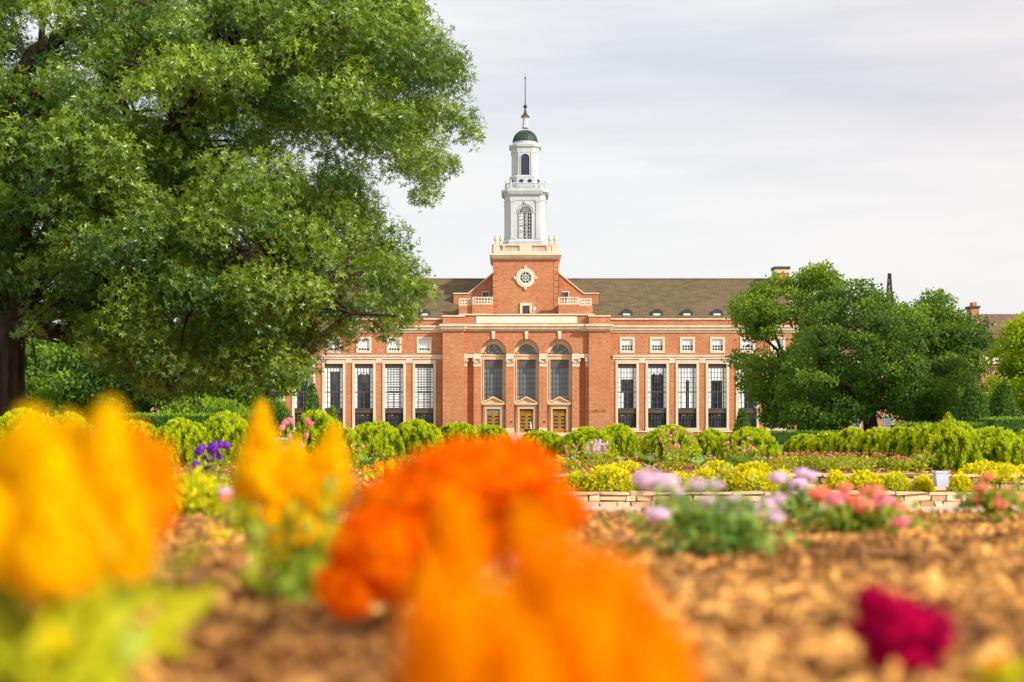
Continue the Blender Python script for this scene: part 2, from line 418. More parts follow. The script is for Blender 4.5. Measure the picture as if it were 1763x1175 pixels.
# dry stone terrace walls
def stone_wall(x0, x1, Y, z0, z1, courses, cap, label, seed):
    rr = random.Random(seed); mb = MB()
    hz = [z0]
    hs = [.8+.6*rr.random() for _ in range(courses)]; tot = sum(hs); top = z1-cap
    for h in hs: hz.append(hz[-1]+h/tot*(top-z0))
    def stone(xa, xb, ya, yb, za, zb, t):
        g = .012; j = lambda a: a+(rr.random()-.5)*.022
        o = len(mb.v)
        mb.box(xa+g, xb-g, ya+rr.random()*.03, yb, za+g*.6, zb-g*.6, 0, t)
        for i in range(o, o+8):
            x,y,z = mb.v[i]
            mb.v[i] = (j(x)+(rr.random()-.5)*.03, y+(rr.random()-.5)*.06, z+(rr.random()-.5)*.03)
        fb = mb.f[-6:]
    for c in range(courses):
        x = x0-rr.random()*.2
        while x < x1:
            wd = .14+.46*rr.random()**1.4
            stone(x, min(x+wd, x1+.05), Y, Y+.3, hz[c], hz[c+1], rr.random()); x += wd
    x = x0
    while x < x1:
        wd = .3+.55*rr.random(); stone(x, min(x+wd,x1+.05), Y-.03, Y+.36, top, z1+.03*(rr.random()-.6), .1+.85*rr.random()); x += wd
    mb.box(x0+.05, x1-.05, Y+.09, Y+.29, z0, top-.02, 1)
    return tag(mb.build('stone_wall', ['wall_stone','bark'], None, (0,Y,z0)), label, 'garden wall', 'dry stone terrace walls')
stone_wall(-.45, 15, 26.0, .03, .30, 2, .05, 'lower dry stone terrace wall of tan blocks beside the pale path', 5)
stone_wall(-.2, 10.2, 27.6, .27, .585, 2, .06, 'upper dry stone terrace wall rising behind the golden shrubs', 9)
stone_wall(9.4, 16, 28.1, .40, .735, 2, .05, 'short upper stone ledge behind the long gold shrub at the right edge', 12)

# ------------------------------------------------------------------ the library
LX = WX(905.3, D)
lib = empty('library_building', (LX, D, 0), 'large red brick library with white clock-tower style steeple, green dome and triple arched entrance', 'library')
del lib['label']; tag(lib, 'large red brick library with white green-domed steeple and three arched doorways')
def wall_holes(mb, px0, px1, py0, py1, a, b, holes, mi=0, D0=None):
    """front wall with openings: front faces, reveals, outer sides"""
    d = D if D0 is None else D0; Y = d+a
    xs = sorted({px0,px1,*[h[0] for h in holes],*[h[1] for h in holes]}); zs = sorted({py0,py1,*[h[2] for h in holes],*[h[3] for h in holes]})
    for i in range(len(xs)-1):
        for j in range(len(zs)-1):
            cx_, cz_ = (xs[i]+xs[i+1])/2, (zs[j]+zs[j+1])/2
            if any(h[0]<cx_<h[1] and h[2]<cz_<h[3] for h in holes): continue
            xa, xb, za, zb = WX(xs[i],Y), WX(xs[i+1],Y), WZ(zs[j+1],Y), WZ(zs[j],Y)
            mb.add([(xa,Y,za),(xb,Y,za),(xb,Y,zb),(xa,Y,zb)], [(0,1,2,3)], mi)
    for h in holes+[(px0,px1,py0,py1)]:
        xa, xb, za, zb = WX(h[0],Y), WX(h[1],Y), WZ(h[3],Y), WZ(h[2],Y); yb = d+b
        mb.add([(xa,Y,za),(xb,Y,za),(xb,Y,zb),(xa,Y,zb),(xa,yb,za),(xb,yb,za),(xb,yb,zb),(xa,yb,zb)],
               [(0,1,5,4),(1,2,6,5),(2,3,7,6),(3,0,4,7)], mi)
cR = [905.3+174.6+51.8*k for k in range(6)]; cL = [905.3-174.9-52.0*k for k in range(6)]
WA = 1.6      # wing wall set back behind the entrance piers
PX0, PX1 = 762.3, 1050.5
E0, E1 = 438, 1372
# brick walls of both wings
mb = MB()
hol = []
for c in cR+cL:
    if c < 880: hol += [(c-17,c+17,622,745),(c-11.5,c+11.5,582,606.5)]
    else: hol += [(c-17,c+17,622,745),(c-11.5,c+11.5,582,606.5)]
wall_holes(mb, E0, PX0+2, 550, 752, WA, WA+.7, [h for h in hol if h[0] < 880])
wall_holes(mb, PX1-2, E1, 550, 752, WA, WA+.7, [h for h in hol if h[0] > 880])
YB = D+WA
mb.box(WX(E0,YB), WX(PX0,YB), YB+.62, YB+18, 0, WZ(549,YB)); mb.box(WX(PX1,YB), WX(E1,YB), YB+.62, YB+18, 0, WZ(549,YB))
mb.build('wing_wall', 'brick', lib)
mb = MB()
for a_, b_ in ((E0-4, PX0-.4), (PX1+.4, E1+4)):
    mb.pbox(a_, b_, 548.3, 550.6, WA-.25, WA+.4)
    mb.pbox(a_, b_, 560.6, 563.5, WA-.75, WA+.1); mb.pbox(a_, b_, 563.6, 568.2, WA-.5, WA+.1); mb.pbox(a_, b_, 568.3, 572.6, WA-.2, WA+.1)
    mb.pbox(a_+4, b_, 611.3, 614.4, WA-.3, WA+.1); mb.pbox(a_+4, b_, 614.5, 618.8, WA-.14, WA+.1)
    mb.pbox(a_+4, b_, 741.8, 744.4, WA-.3, WA+.1)
for cs in (cR, cL):
    for k in range(5):
        m_ = (cs[k]+cs[k+1])/2; mb.pbox(m_-5.4, m_+5.4, 618.8, 625.5, WA-.12, WA+.1)
mb.build('wing_stone_trim', 'stone', lib)
mb = MB(); mb.pbox(E0, PX0, 744.5, 752, WA-.12, WA+.1); mb.pbox(PX1, E1, 744.5, 752, WA-.12, WA+.1); mb.build('wing_plinth', 'brick', lib)
# wing roof
mb = MB()
yr, ye, yb = D+13.5, D+WA+1.0, D+27
for a_, b_ in ((E0, E1),):
    xa, xb = WX(a_,D), WX(b_,D)
    ze, zr = WZ(549,ye), WZ(480.5,yr)
    mb.add([(xa,ye,ze),(xb,ye,ze),(xb,yr,zr),(xa,yr,zr),(xa,yb,ze),(xb,yb,ze)], [(0,1,2,3),(3,2,5,4),(0,3,4),(1,5,2)])
mb.box(xa, xb, yr-.12, yr+.12, zr-.05, zr+.09)
mb.build('roof', 'roof_tile', lib)
mb = MB(); mb.box(xa+.3, xb-.3, ye+1, yb-1, 5, ze-.1); mb.build('rear_wall', 'brick', lib)
# chimneys at the gable ends
for c in (1348, 460):
    mb = MB(); Yc = D+9
    mb.pbox(c-12, c+11, 470, 548, 9, 11.5, 0); mb.pbox(c-15, c+13, 459, 463, 8.7, 11.8, 1); mb.pbox(c-14, c+12, 463, 470, 8.85, 11.65, 2)
    mb.build('chimney', ['brick','lead','stone'], lib)

# tall wing windows
def tall_window(c, var):
    Y = D+WA; org = (WX(c,Y), Y, WZ(744,Y))
    mb = MB()
    mb.pbox(c-20, c-16, 620.5, 741.8, WA-.16, WA+.5); mb.pbox(c+16, c+20, 620.5, 741.8, WA-.16, WA+.5)
    mb.pbox(c-16, c+16, 620.5, 626.6, WA-.16, WA+.5); mb.pbox(c-20.5, c+20.5, 737, 741.75, WA-.28, WA+.5)
    w_ = mb.build('tall_window', 'stone', lib, org)
    mb = MB(); mb.pbox(c-16, c+16, 626.6, 633.5, WA+.28, WA+.5); mb.pbox(c-16, c+16, 703.3, 711.6, WA+.2, WA+.5); mb.pbox(c-16,c+16,703.3,705.2,WA+.12,WA+.3); mb.pbox(c-16,c+16,709.8,711.6,WA+.12,WA+.3)
    mb.build('spandrel', 'dark_metal', w_, org)
    mb = MB(); mb.pbox(c-16, c+16, 633.5, 737, WA+.46, WA+.55); mb.build('pane', 'glass', w_, org)
    mb = MB()
    cols = [-16,-10.4,-5.2,0,5.2,10.4,16]
    for q in cols:
        t = .55 if abs(q) in (10.4,16) else .22
        if q == 0: mb.pbox(c-.28, c+.28, 633.5, 674.5, WA+.34, WA+.46); mb.pbox(c-.7, c+.7, 675.5, 703.3, WA+.34, WA+.46)
        elif abs(q) == 5.2: mb.pbox(c+q-t, c+q+t, 633.5, 674.5, WA+.34, WA+.46)
        else: mb.pbox(c+q-t, c+q+t, 633.5, 703.3, WA+.34, WA+.46)
        mb.pbox(c+q-t*.7, c+q+t*.7, 711.6, 737, WA+.34, WA+.46)
    for z_ in (642,650.5,659,667): mb.pbox(c-16, c+16, z_-.25, z_+.25, WA+.36, WA+.44)
    mb.pbox(c-16, c+16, 674.5, 676, WA+.33, WA+.47)
    for z_ in (684.5,693.5): mb.pbox(c-16, c-10.4, z_-.25, z_+.25, WA+.36, WA+.44); mb.pbox(c+10.4, c+16, z_-.25, z_+.25, WA+.36, WA+.44)
    mb.pbox(c-10.4, c+10.4, 693.2, 693.8, WA+.36, WA+.44)
    for z_ in (720,728.5): mb.pbox(c-16, c+16, z_-.3, z_+.3, WA+.36, WA+.44)
    mb.build('sash_bars', 'dark_sash', w_, org)
    mb = MB(); a_, b_ = WA+.41, WA+.455
    for s_ in (-1,1):
        x0_, x1_ = (c-15.6, c-10.8) if s_ < 0 else (c+10.8, c+15.6)
        mb.pbox(x0_, x1_, 634, 703, a_, b_)
    rr = random.Random(int(c))
    if var == 0: mb.pbox(c-10.2, c+10.2, 634, 653.5, a_, b_); mb.pbox(c-10.2,c-6.5,676.5,702.5,a_,b_)
    elif var == 1:
        for q in (-5.2,5.2): mb.prism([(WX(c+q-4.6,Y+.43),WZ(634,Y)),(WX(c+q+4.6,Y),WZ(634,Y)),(WX(c+q+4.6,Y),WZ(646,Y)),(WX(c+q,Y),WZ(643,Y)),(WX(c+q-4.6,Y),WZ(646,Y))][::-1], D+a_, D+b_)
    elif var == 2:
        mb.pbox(c-10.2, c+10.2, 634, 655, a_, b_); mb.pbox(c-10.2, c-3, 655.2, 702.5, a_, b_); mb.pbox(c+3, c+10.2, 655.2, 702.5, a_, b_)
    elif var == 3: mb.pbox(c-10.2, c+10.2, 634, 655.5, a_, b_); mb.pbox(c+8,c+10.2,655.6,702.5,a_,b_)
    elif var == 4:      # slatted blinds drawn down
        zz = 634
        while zz < 702: mb.pbox(c-10.2, c+10.2, zz, zz+1.6+rr.random()*.5, a_, b_); zz += 2.9
    elif var == 5: mb.pbox(c-10.2, c+10.2, 634, 640, a_, b_); mb.pbox(c-10.2, c-6, 640.1, 702, a_, b_)
    mb.build('blind', 'blind', w_, org)
    mb = MB()
    for k in range(2+rr.randrange(2)):
        q = -13+rr.random()*22; mb.pbox(c+q, c+q+4+rr.random()*3, 713.4+rr.random(), 714.9+rr.random(), WA+.43, WA+.458)
    mb.build('ceiling_lamp', 'lamp_glow', w_, org)
    return w_
for k, (c, var) in enumerate(list(zip(cR, (0,1,2,3,5,2)))+list(zip(cL, (4,4,1,5,3,0)))):
    tall_window(c, var)
# small upper windows
def small_window(c, low):
    Y = D+WA; org = (WX(c,Y), Y, WZ(608,Y)); mb = MB()
    mb.pbox(c-13, c-9.6, 580.3, 608.4, WA-.12, WA+.4); mb.pbox(c+9.6, c+13, 580.3, 608.4, WA-.12, WA+.4)
    mb.pbox(c-9.6, c+9.6, 580.3, 584, WA-.12, WA+.4); mb.pbox(c-9.6, c+9.6, 604.6, 608.4, WA-.12, WA+.4)
    w_ = mb.build('upper_window', 'stone', lib, org)
    mb = MB(); mb.pbox(c-9.6, c+9.6, 584, 604.6, WA+.3, WA+.42); mb.build('pane', 'glass', w_, org)
    mb = MB(); mb.pbox(c-9.2, c+9.2, 584.5, low, WA+.26, WA+.295); mb.build('blind', 'blind', w_, org)
    mb = MB()
    for q in (-9.2,-4.7,0,4.7,9.2): mb.pbox(c+q-.42, c+q+.42, 584, 604.6, WA+.18, WA+.255)
    for z_ in (584.6,589.3,594.3,599.2,604): mb.pbox(c-9.6, c+9.6, z_-.5, z_+.5, WA+.19, WA+.25)
    mb.build('sash_bars', 'white_sash', w_, org)
for k, c in enumerate(cR+cL): small_window(c, [594.5,594.5,594.5,594.5,594.5,597,600,600,600,599,597,595][k])
# roof dormers
def dormer(c):
    dy = WA+2.2; Y = D+dy; org = (WX(c,Y), Y, WZ(549,Y)); mb = MB()
    def P(q, z_): return (WX(c+q,Y), WZ(z_,Y))
    arc = [P(-10.3,548)]+[P(-10.3*math.cos(math.pi*i/12), 540.5-8.0*math.sin(math.pi*i/12)) for i in range(13)]+[P(10.3,548)]
    inn = [P(6.2,548)]+[P(6.2*math.cos(math.pi*i/8), 540.8-1.2*math.sin(math.pi*i/8)) for i in range(9)]+[P(-6.2,548)]
    poly = (arc+inn)[::-1]
    mb.prism(poly, Y-.35, Y+4.2)
    d_ = mb.build('dormer', 'lead', lib, org)
    mb = MB(); mb.pbox(c-6.8, c+6.8, 540, 548, dy-.30, dy+.1); mb.build('pane', 'blind', d_, org)
    mb = MB(); mb.pbox(c-6.8, c+6.8, 543.7, 544.2, dy-.34, dy-.305); mb.pbox(c-.3, c+.3, 540, 548, dy-.335, dy-.306); mb.build('sash_bars', 'white_sash', d_, org)
for c in [x-1.0 for x in cR[:5]]+[x+.5 for x in cL[:5]]: dormer(c)

# entrance pavilion
C = 906.4; AC = (849.5, 906.4, 963.4); CW = .7
mb = MB()
mb.pbox(762.3, 799, 544.6, 751.5, 0, 3.4); mb.pbox(1014, 1050.5, 544.6, 751.5, 0, 3.4)
mb.build('entrance_pier', 'brick', lib)
mb = MB()
Yc = D+CW; hr = 22.2; zs_ = 608.0
edges = [799, AC[0]-hr, AC[0]+hr, AC[1]-hr, AC[1]+hr, AC[2]-hr, AC[2]+hr, 1014]
def q4(px0,px1,py0,py1,Y_=Yc,m_=0):
    mb.add([(WX(px0,Y_),Y_,WZ(py1,Y_)),(WX(px1,Y_),Y_,WZ(py1,Y_)),(WX(px1,Y_),Y_,WZ(py0,Y_)),(WX(px0,Y_),Y_,WZ(py0,Y_))],[(0,1,2,3)],m_)
mb.pbox(799, 1014, 541.5, 571, CW, 3.4)
q4(799,1014,571,583)
for i in (0,2,4,6):
    q4(edges[i], edges[i+1], 583, zs_)
for c in AC:
    n_ = 24
    for i in range(n_):
        a0, a1 = math.pi-math.pi*i/n_, math.pi-math.pi*(i+1)/n_
        x0_, z0_, x1_, z1_ = c+hr*math.cos(a0), zs_-(24.4)*math.sin(a0), c+hr*math.cos(a1), zs_-24.4*math.sin(a1)
        mb.add([(WX(x0_,Yc),Yc,WZ(z0_,Yc)),(WX(x1_,Yc),Yc,WZ(z1_,Yc)),(WX(x1_,Yc),Yc,WZ(583,Yc)),(WX(x0_,Yc),Yc,WZ(583,Yc))],[(0,1,2,3)])
        mb.add([(WX(x0_,Yc),Yc,WZ(z0_,Yc)),(WX(x1_,Yc),Yc,WZ(z1_,Yc)),(WX(x1_,Yc),Yc+1.3,WZ(z1_,Yc)),(WX(x0_,Yc),Yc+1.3,WZ(z0_,Yc))],[(3,2,1,0)])
# lower brick pilasters between the arches
for a_, b_ in ((815.5, AC[0]-hr+.6),(edges[2]-.6, edges[3]+.6),(edges[4]-.6, edges[5]+.6),(AC[2]+hr-.6, 997.5)): mb.pbox(a_, b_, zs_, 737, CW, 2.6)
mb.pbox(799, 804.5, zs_, 745, CW, 2.6); mb.pbox(1008.3, 1014, zs_, 745, CW, 2.6)
mb.pbox(804.5, 815.5, zs_, 745, CW+.9, 2.6); mb.pbox(997.5, 1008.3, zs_, 745, CW+.9, 2.6)
mb.build('entrance_wall', 'brick', lib)
mb = MB()    # rubbed brick arch rings standing slightly proud
for c in AC:
    n_ = 28; r0, r1 = hr+.1, hr+6.2
    pts = []
    for i in range(n_+1):
        a = math.pi-math.pi*i/n_; pts.append((WX(c+r1*math.cos(a),Yc), WZ(zs_-(24.5+6)*math.sin(a),Yc)))
    for i in range(n_+1):
        a = math.pi*i/n_; pts.append((WX(c+r0*math.cos(a),Yc), WZ(zs_-24.5*math.sin(a),Yc)))
    n2_ = len(pts)//2
    for i in range(n2_-1):
        p0, p1 = pts[i], pts[i+1]; p2, p3 = pts[-2-i], pts[-1-i]
        mb.prism([p3,p2,p1,p0], Yc-.05, Yc+.05)
mb.build('brick_arch_ring', 'brick', lib)
mb = MB()   # keystones
for c in AC: mb.prism([(WX(c-2.1,Yc),WZ(584,Yc)),(WX(c+2.1,Yc),WZ(584,Yc)),(WX(c+3.4,Yc),WZ(569.6,Yc)),(WX(c-3.4,Yc),WZ(569.6,Yc))], Yc-.3, Yc+.3)
mb.build('keystone', 'stone', lib)
# stone impost blocks and scrolled capitals
def capital(x0, x1, nm='capital'):
    mb = MB(); o_ = CW
    mb.pbox(x0-.4, x1+.4, 609.2, 616.4, o_-.22, o_+.8)
    mb.pbox(x0-1.0, x1+1.0, 616.5, 618.6, o_-.45, o_+.8)
    mb.pbox(x0+.2, x1-.2, 618.6, 626.5, o_-.16, o_+.8); mb.pbox(x0-.2, x1+.2, 626.5, 631.5, o_-.1, o_+.8)
    Y = D+o_
    for q in (x0+.6, x1-.6):
        c_ = (WX(q,Y), Y-.25, WZ(621.2,Y)); mb.ball(c_, .24, 8, 6)
    k = max(2, int((x1-x0)/2.6))
    for i in range(k):
        q = x0+(i+.5)*(x1-x0)/k
        mb.ball((WX(q,Y), Y-.18, WZ(624.0,Y)), .13, 6, 4, sz=1.5)
    return mb.build(nm, 'stone', lib, (WX((x0+x1)/2,Y),Y,WZ(631.5,Y)))
for a_, b_ in ((799,804.3),(815.3,827.5),(872,884),(929,941.2),(985.5,997.7),(1008.5,1014)): capital(a_, b_)
mb = MB(); mb.pbox(804.3,815.3,609.3,616.4,CW-.15,CW+1.2); mb.pbox(997.7,1008.5,609.3,616.4,CW-.15,CW+1.2); mb.build('impost_band','stone',lib)
mb = MB()
for a_, b_ in ((871.8,884.3),(928.6,941.4),(815,827.8),(985.2,998)): mb.pbox(a_-.8,b_+.8,737,741,CW-.25,2.6); mb.pbox(a_-1.6,b_+1.6,741,746.2,CW-.4,2.6)
mb.build('pilaster_base','stone',lib)
# pavilion cornice, parapet copings and blank frieze
mb = MB()
for a_, b_, o_ in ((760.5, 801, 0), (1012, 1052.5, 0)):
    mb.pbox(a_-4, b_+2 if a_ < 900 else b_+4, 558, 561.4, o_-1.0, 1); mb.pbox(a_-2, b_+2, 561.5, 566, o_-.7, 1); mb.pbox(a_-.6, b_+.6, 566.1, 569.6, o_-.25, 1)
    mb.pbox(a_+1, b_-1, 543, 545.5, o_-.2, 3.2)
mb.pbox(803, 1010, 558.4, 561.6, CW-1.0, 1.5); mb.pbox(801, 1012, 561.7, 566.2, CW-.7, 1.5); mb.pbox(801, 1012, 566.3, 569.6, CW-.25, 1.5)
mb.pbox(789.8, 1023.8, 540.4, 543, CW-.3, 3.6)
mb.build('cornice', 'stone', lib)
mb = MB(); mb.pbox(819.8, 993.5, 544.4, 556.6, CW-.06, CW+.1); mb.build('blank_frieze', 'frieze', lib)
# recessed stone bays with fanlight, tall window, pediment and bronze doors
SB = CW+1.15; YS = D+SB
def bay(c, k):
    root = None; mb = MB(); rf = 16.2; zf = 610.2
    def pt(x_, z_): return (WX(x_,YS), WZ(z_,YS))
    n_ = 24
    for i in range(n_):
        a0, a1 = math.pi-math.pi*i/n_, math.pi-math.pi*(i+1)/n_
        o0 = (c+24*math.cos(a0), zs_-26*math.sin(a0)); o1 = (c+24*math.cos(a1), zs_-26*math.sin(a1))
        i0 = (c+rf*math.cos(a0), zf-17*math.sin(a0)); i1 = (c+rf*math.cos(a1), zf-17*math.sin(a1))
        mb.prism([pt(*i0), pt(*i1), pt(*o1), pt(*o0)], YS, YS+.35)
    mb.pbox(c-23, c-rf, 610.2-2.2, 620, SB, SB+.35); mb.pbox(c+rf, c+23, 610.2-2.2, 620, SB, SB+.35)
    mb.pbox(c-rf, c+rf, 610.2, 619.4, SB, SB+.35)
    mb.pbox(c-23, c+23, 611.2, 613.2, SB-.15, SB)
    mb.pbox(c-23, c-16, 620, 746, SB, SB+.35); mb.pbox(c+16, c+23, 620, 746, SB, SB+.35)
    mb.pbox(c-16, c+16, 689, 696, SB, SB+.35)
    mb.pbox(c-17.6, c-16, 619.4, 689, SB-.12, SB); mb.pbox(c+16, c+17.6, 619.4, 689, SB-.12, SB)
    org = (WX(c,YS), YS, WZ(746,YS))
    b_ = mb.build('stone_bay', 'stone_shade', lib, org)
    mb = MB(); mb.pbox(c-16.4, c+16.4, 592.5, 689.5, SB+.3, SB+.38); mb.build('pane', 'glass_grey', b_, org)
    mb = MB()
    for q in (-5.3,5.3): pass
    for q in range(1,6): x_ = c-16+32*q/6; mb.pbox(x_-.26, x_+.26, 634, 689, SB+.2, SB+.29)
    for z_ in (643,652,661,670,679.5): mb.pbox(c-16, c+16, z_-.28, z_+.28, SB+.21, SB+.28)
    mb.pbox(c-16, c+16, 688.2, 689.2, SB+.2, SB+.29)
    mb.pbox(c-16, c+16, 619.4, 634, SB+.18, SB+.29)
    # fan bars
    for rr_ in (6.5, 11.5, 15.9):
        for i in range(14):
            a0, a1 = math.pi*i/14, math.pi*(i+1)/14
            f_ = lambda r_, a: pt(c+r_*math.cos(a), zf-r_*1.04*math.sin(a))
            mb.prism([f_(rr_-.28,a0), f_(rr_+.28,a0), f_(rr_+.28,a1), f_(rr_-.28,a1)], YS+.2, YS+.28)
    for i in range(1,8):
        a = math.pi*i/8; r0_ = 0 if i == 4 else 6.5
        for_ = [(c+r0_*math.cos(a)-.26*math.sin(a), zf-r0_*math.sin(a)-.26*math.cos(a)), (c+16*math.cos(a)-.26*math.sin(a), zf-16.4*math.sin(a)-.26*math.cos(a)),
                (c+16*math.cos(a)+.26*math.sin(a), zf-16.4*math.sin(a)+.26*math.cos(a)), (c+r0_*math.cos(a)+.26*math.sin(a), zf-r0_*math.sin(a)+.26*math.cos(a))]
        mb.prism([pt(*p) for p in for_], YS+.19, YS+.27)
    mb.pbox(c-16, c+16, 609.4, 610.3, SB+.18, SB+.3)
    mb.build('window_bars', 'dark_sash', b_, org)
    mb = MB(); rr = random.Random(40+k)
    tri = [(-13,-2),(-8,-6),(-3,-3),(3,-9),(7,-5),(11,-3),(-9,-11),(1,-13)] if k == 0 else ([(10,-3),(12,-6),(8,-1.5),(-14,-2)] if k == 1 else [(-12,-4),(-7,-9),(-3,-13),(4,-5),(8,-8),(0,-3),(12,-2),(-13,-1)])
    for q, z_ in tri: mb.prism([pt(c+q-1.8,zf+z_+1.4), pt(c+q+.8,zf+z_+1.6), pt(c+q+2.3,zf+z_-1.3), pt(c+q-.6,zf+z_-1.7)], YS+.285, YS+.297)
    for q in ((-8,-2),(-16+1,-11),(3,14))[k:k+1]: mb.pbox(c+q[0], c+q[1], 683.2, 684.4, SB+.285, SB+.297)
    mb.build('painted_lit_patch', 'lamp_glow' if k > 5 else 'stone', b_, org)  # pale slips over the glass, lit spots put into the colour
    # door surround
    mb = MB(); f = SB-.5
    mb.pbox(c-17, c-12.2, 702.6, 745, f, SB+.2); mb.pbox(c+12.2, c+17, 702.6, 745, f, SB+.2); mb.pbox(c-17, c+17, 697, 702.6, f, SB+.2)
    mb.pbox(c-14.6, c-12, 704.3, 745, f-.12, f); mb.pbox(c+12, c+14.6, 704.3, 745, f-.12, f); mb.pbox(c-14.6, c+14.6, 701.5, 704.3, f-.12, f)
    mb.pbox(c-20.6, c+20.6, 694, 697, f-.45, SB)
    Y_ = D+f
    def p2(x_, z_): return (WX(x_,Y_), WZ(z_,Y_))
    mb.prism([p2(c-18.6,693.9), p2(c+18.6,693.9), p2(c,684.6)], Y_-.1, Y_+.5)
    mb.prism([p2(c-20.6,694), p2(c-18,694), p2(c,685.2), p2(c,682.6)], Y_-.5, Y_+.5)
    mb.prism([p2(c,682.6), p2(c,685.2), p2(c+18,694), p2(c+20.6,694)], Y_-.49, Y_+.5)
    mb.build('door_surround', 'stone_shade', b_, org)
    mb = MB(); mb.pbox(c-12, c+12, 704.2, 712, f+.3, f+.4, 0 if k else 1)
    for i in range(8 if k else 9):
        x_ = c-10.5+21*i/(7 if k else 8); Yt = D+f+.2
        for s_ in (-1,1):
            if k: mb.tube([W(x_-2*s_*1,704.4,Yt), W(x_+1.4*s_,708,Yt), W(x_-2*s_,711.8,Yt)], [.035]*3, 4, 2)
        if not k: mb.pbox(x_-.2, x_+.2, 704.2, 712, f+.15, f+.25, 3)
    mb.build('transom', ['iron','glass_grey','bronze','white_sash'], b_, org)
    for s_ in (-1,1):
        mb = MB(); xa_, xb_ = (c-12, c-.2) if s_ < 0 else (c+.2, c+12)
        mb.pbox(xa_, xb_, 712, 744.7, f+.25, f+.4)
        mb.pbox(xa_, xa_+1.2, 712, 744.7, f+.19, f+.25); mb.pbox(xb_-1.2, xb_, 712, 744.7, f+.19, f+.25); mb.pbox(xa_+1.2, xb_-1.2, 712, 713.4, f+.19, f+.25); mb.pbox(xa_+1.2,xb_-1.2,741.5,744.7,f+.17,f+.25)
        for j in range(4):
            zz = 716.2+j*6.0
            mb.pbox(xa_+2.6, xb_-2.6, zz, zz+3.2, f+.2, f+.251, 1)
            mb.pbox(xa_+2.2, xb_-2.2, zz-.6, zz, f+.17, f+.25)
        mb.build('bronze_door', ['bronze','iron'], b_, org)
for k, c in enumerate(AC): bay(c, k)
# entrance steps and rails
mb = MB()
for i in range(5): mb.box(WX(795,D)-.0-.35*i, WX(1018,D)+.35*i, D-2.0-.4*i, D+2.6 if i == 0 else D-2.0-.4*(i-1), 0, .55-.11*i)
mb.box(WX(799.5,D), WX(1013.5,D), D-1.99, D+3, .549, .58)
mb.build('entrance_steps', 'paving', lib)
for i, px in enumerate((870,887,926.5,943,946,984)):
    mb = MB(); x_ = WX(px, D-2.5)
    mb.tube([(x_, D-1.2, .56), (x_, D-1.2, 1.6), (x_, D-3.2, 1.15), (x_, D-3.4, .1)], [.045]*4, 6)
    mb.build('stair_rail', 'iron', lib)
for px in (880.5, 937):
    mb = MB(); Y_ = D+CW; mb.box(WX(px-2,Y_), WX(px+2,Y_), Y_-.06, Y_+.02, WZ(728,Y_), WZ(725.6,Y_)); mb.build('wall_plaque', 'lead', lib)
# raised letters on the right entrance pier
fc = bpy.data.curves.new('wall_lettering', 'FONT'); fc.body = 'LIBRARY'; fc.size = .62; fc.extrude = .03; fc.align_x = 'CENTER'
fo = bpy.data.objects.new('wall_lettering', fc); COL.objects.link(fo)
dg = bpy.context.evaluated_depsgraph_get(); dg.update()
lm = bpy.data.meshes.new_from_object(fo.evaluated_get(dg)); bpy.data.objects.remove(fo)
lo = bpy.data.objects.new('wall_lettering', lm); COL.objects.link(lo); lm.materials.clear(); lm.materials.append(M['bronze'])
lo.parent = lib; lo.rotation_euler = (R(90),0,0); lo.location = (WX(1032.5,D)-LX, -.035, WZ(710,D))

# attic with shouldered side walls and tower shaft
TA = 5.0; YT = D+TA
mb = MB()
def pt5(x_, z_, Y_): return (WX(x_,Y_), WZ(z_,Y_))
for s_ in (0,1):
    Y_ = D+6.5
    L_ = [(781,546),(849,546),(849,470.5),(806,506),(781,506)]
    if s_: L_ = [(906.2*2-x_-.9,z_) for x_,z_ in L_][::-1]
    mb.prism([pt5(x_,z_,Y_) for x_,z_ in L_], Y_, Y_+9)
mb.pbox(790, 813, 526.5, 541.5, 2.2, 6.5); mb.pbox(813, 848.6, 524.5, 541.5, 1.6, 6.5)
mb.pbox(997.5, 1020.5, 526.5, 541.5, 2.2, 6.5); mb.pbox(961.5, 997.5, 524.5, 541.5, 1.6, 6.5)
mb.build('attic_wall', 'brick', lib)
mb = MB()
for s_ in (0,1):
    Y_ = D+6.5
    L_ = [(780,506.6),(780,504.6),(806,504.6),(849,469.2),(849,471.6),(806.6,506.6)]
    if s_: L_ = [(906.2*2-x_-.9,z_) for x_,z_ in L_][::-1]
    mb.prism([pt5(x_,z_,Y_) for x_,z_ in L_], Y_-.2, Y_+9.2)
mb.build('attic_coping', 'stone', lib)
for x0_, x1_ in ((829.5,842),(967.5,979.5)):
    mb = MB(); c_ = (x0_+x1_)/2; mb.pbox(x0_, x1_, 502, 535, 6.35, 6.6)
    w_ = mb.build('attic_window', 'white_sash', lib); mb = MB(); mb.pbox(x0_+1, x1_-1, 503.2, 534, 6.28, 6.34); mb.build('pane','glass',w_)
    mb = MB(); mb.pbox(x0_+1, x1_-1, 515, 516, 6.2, 6.27); mb.build('sash_bars','rust',w_)
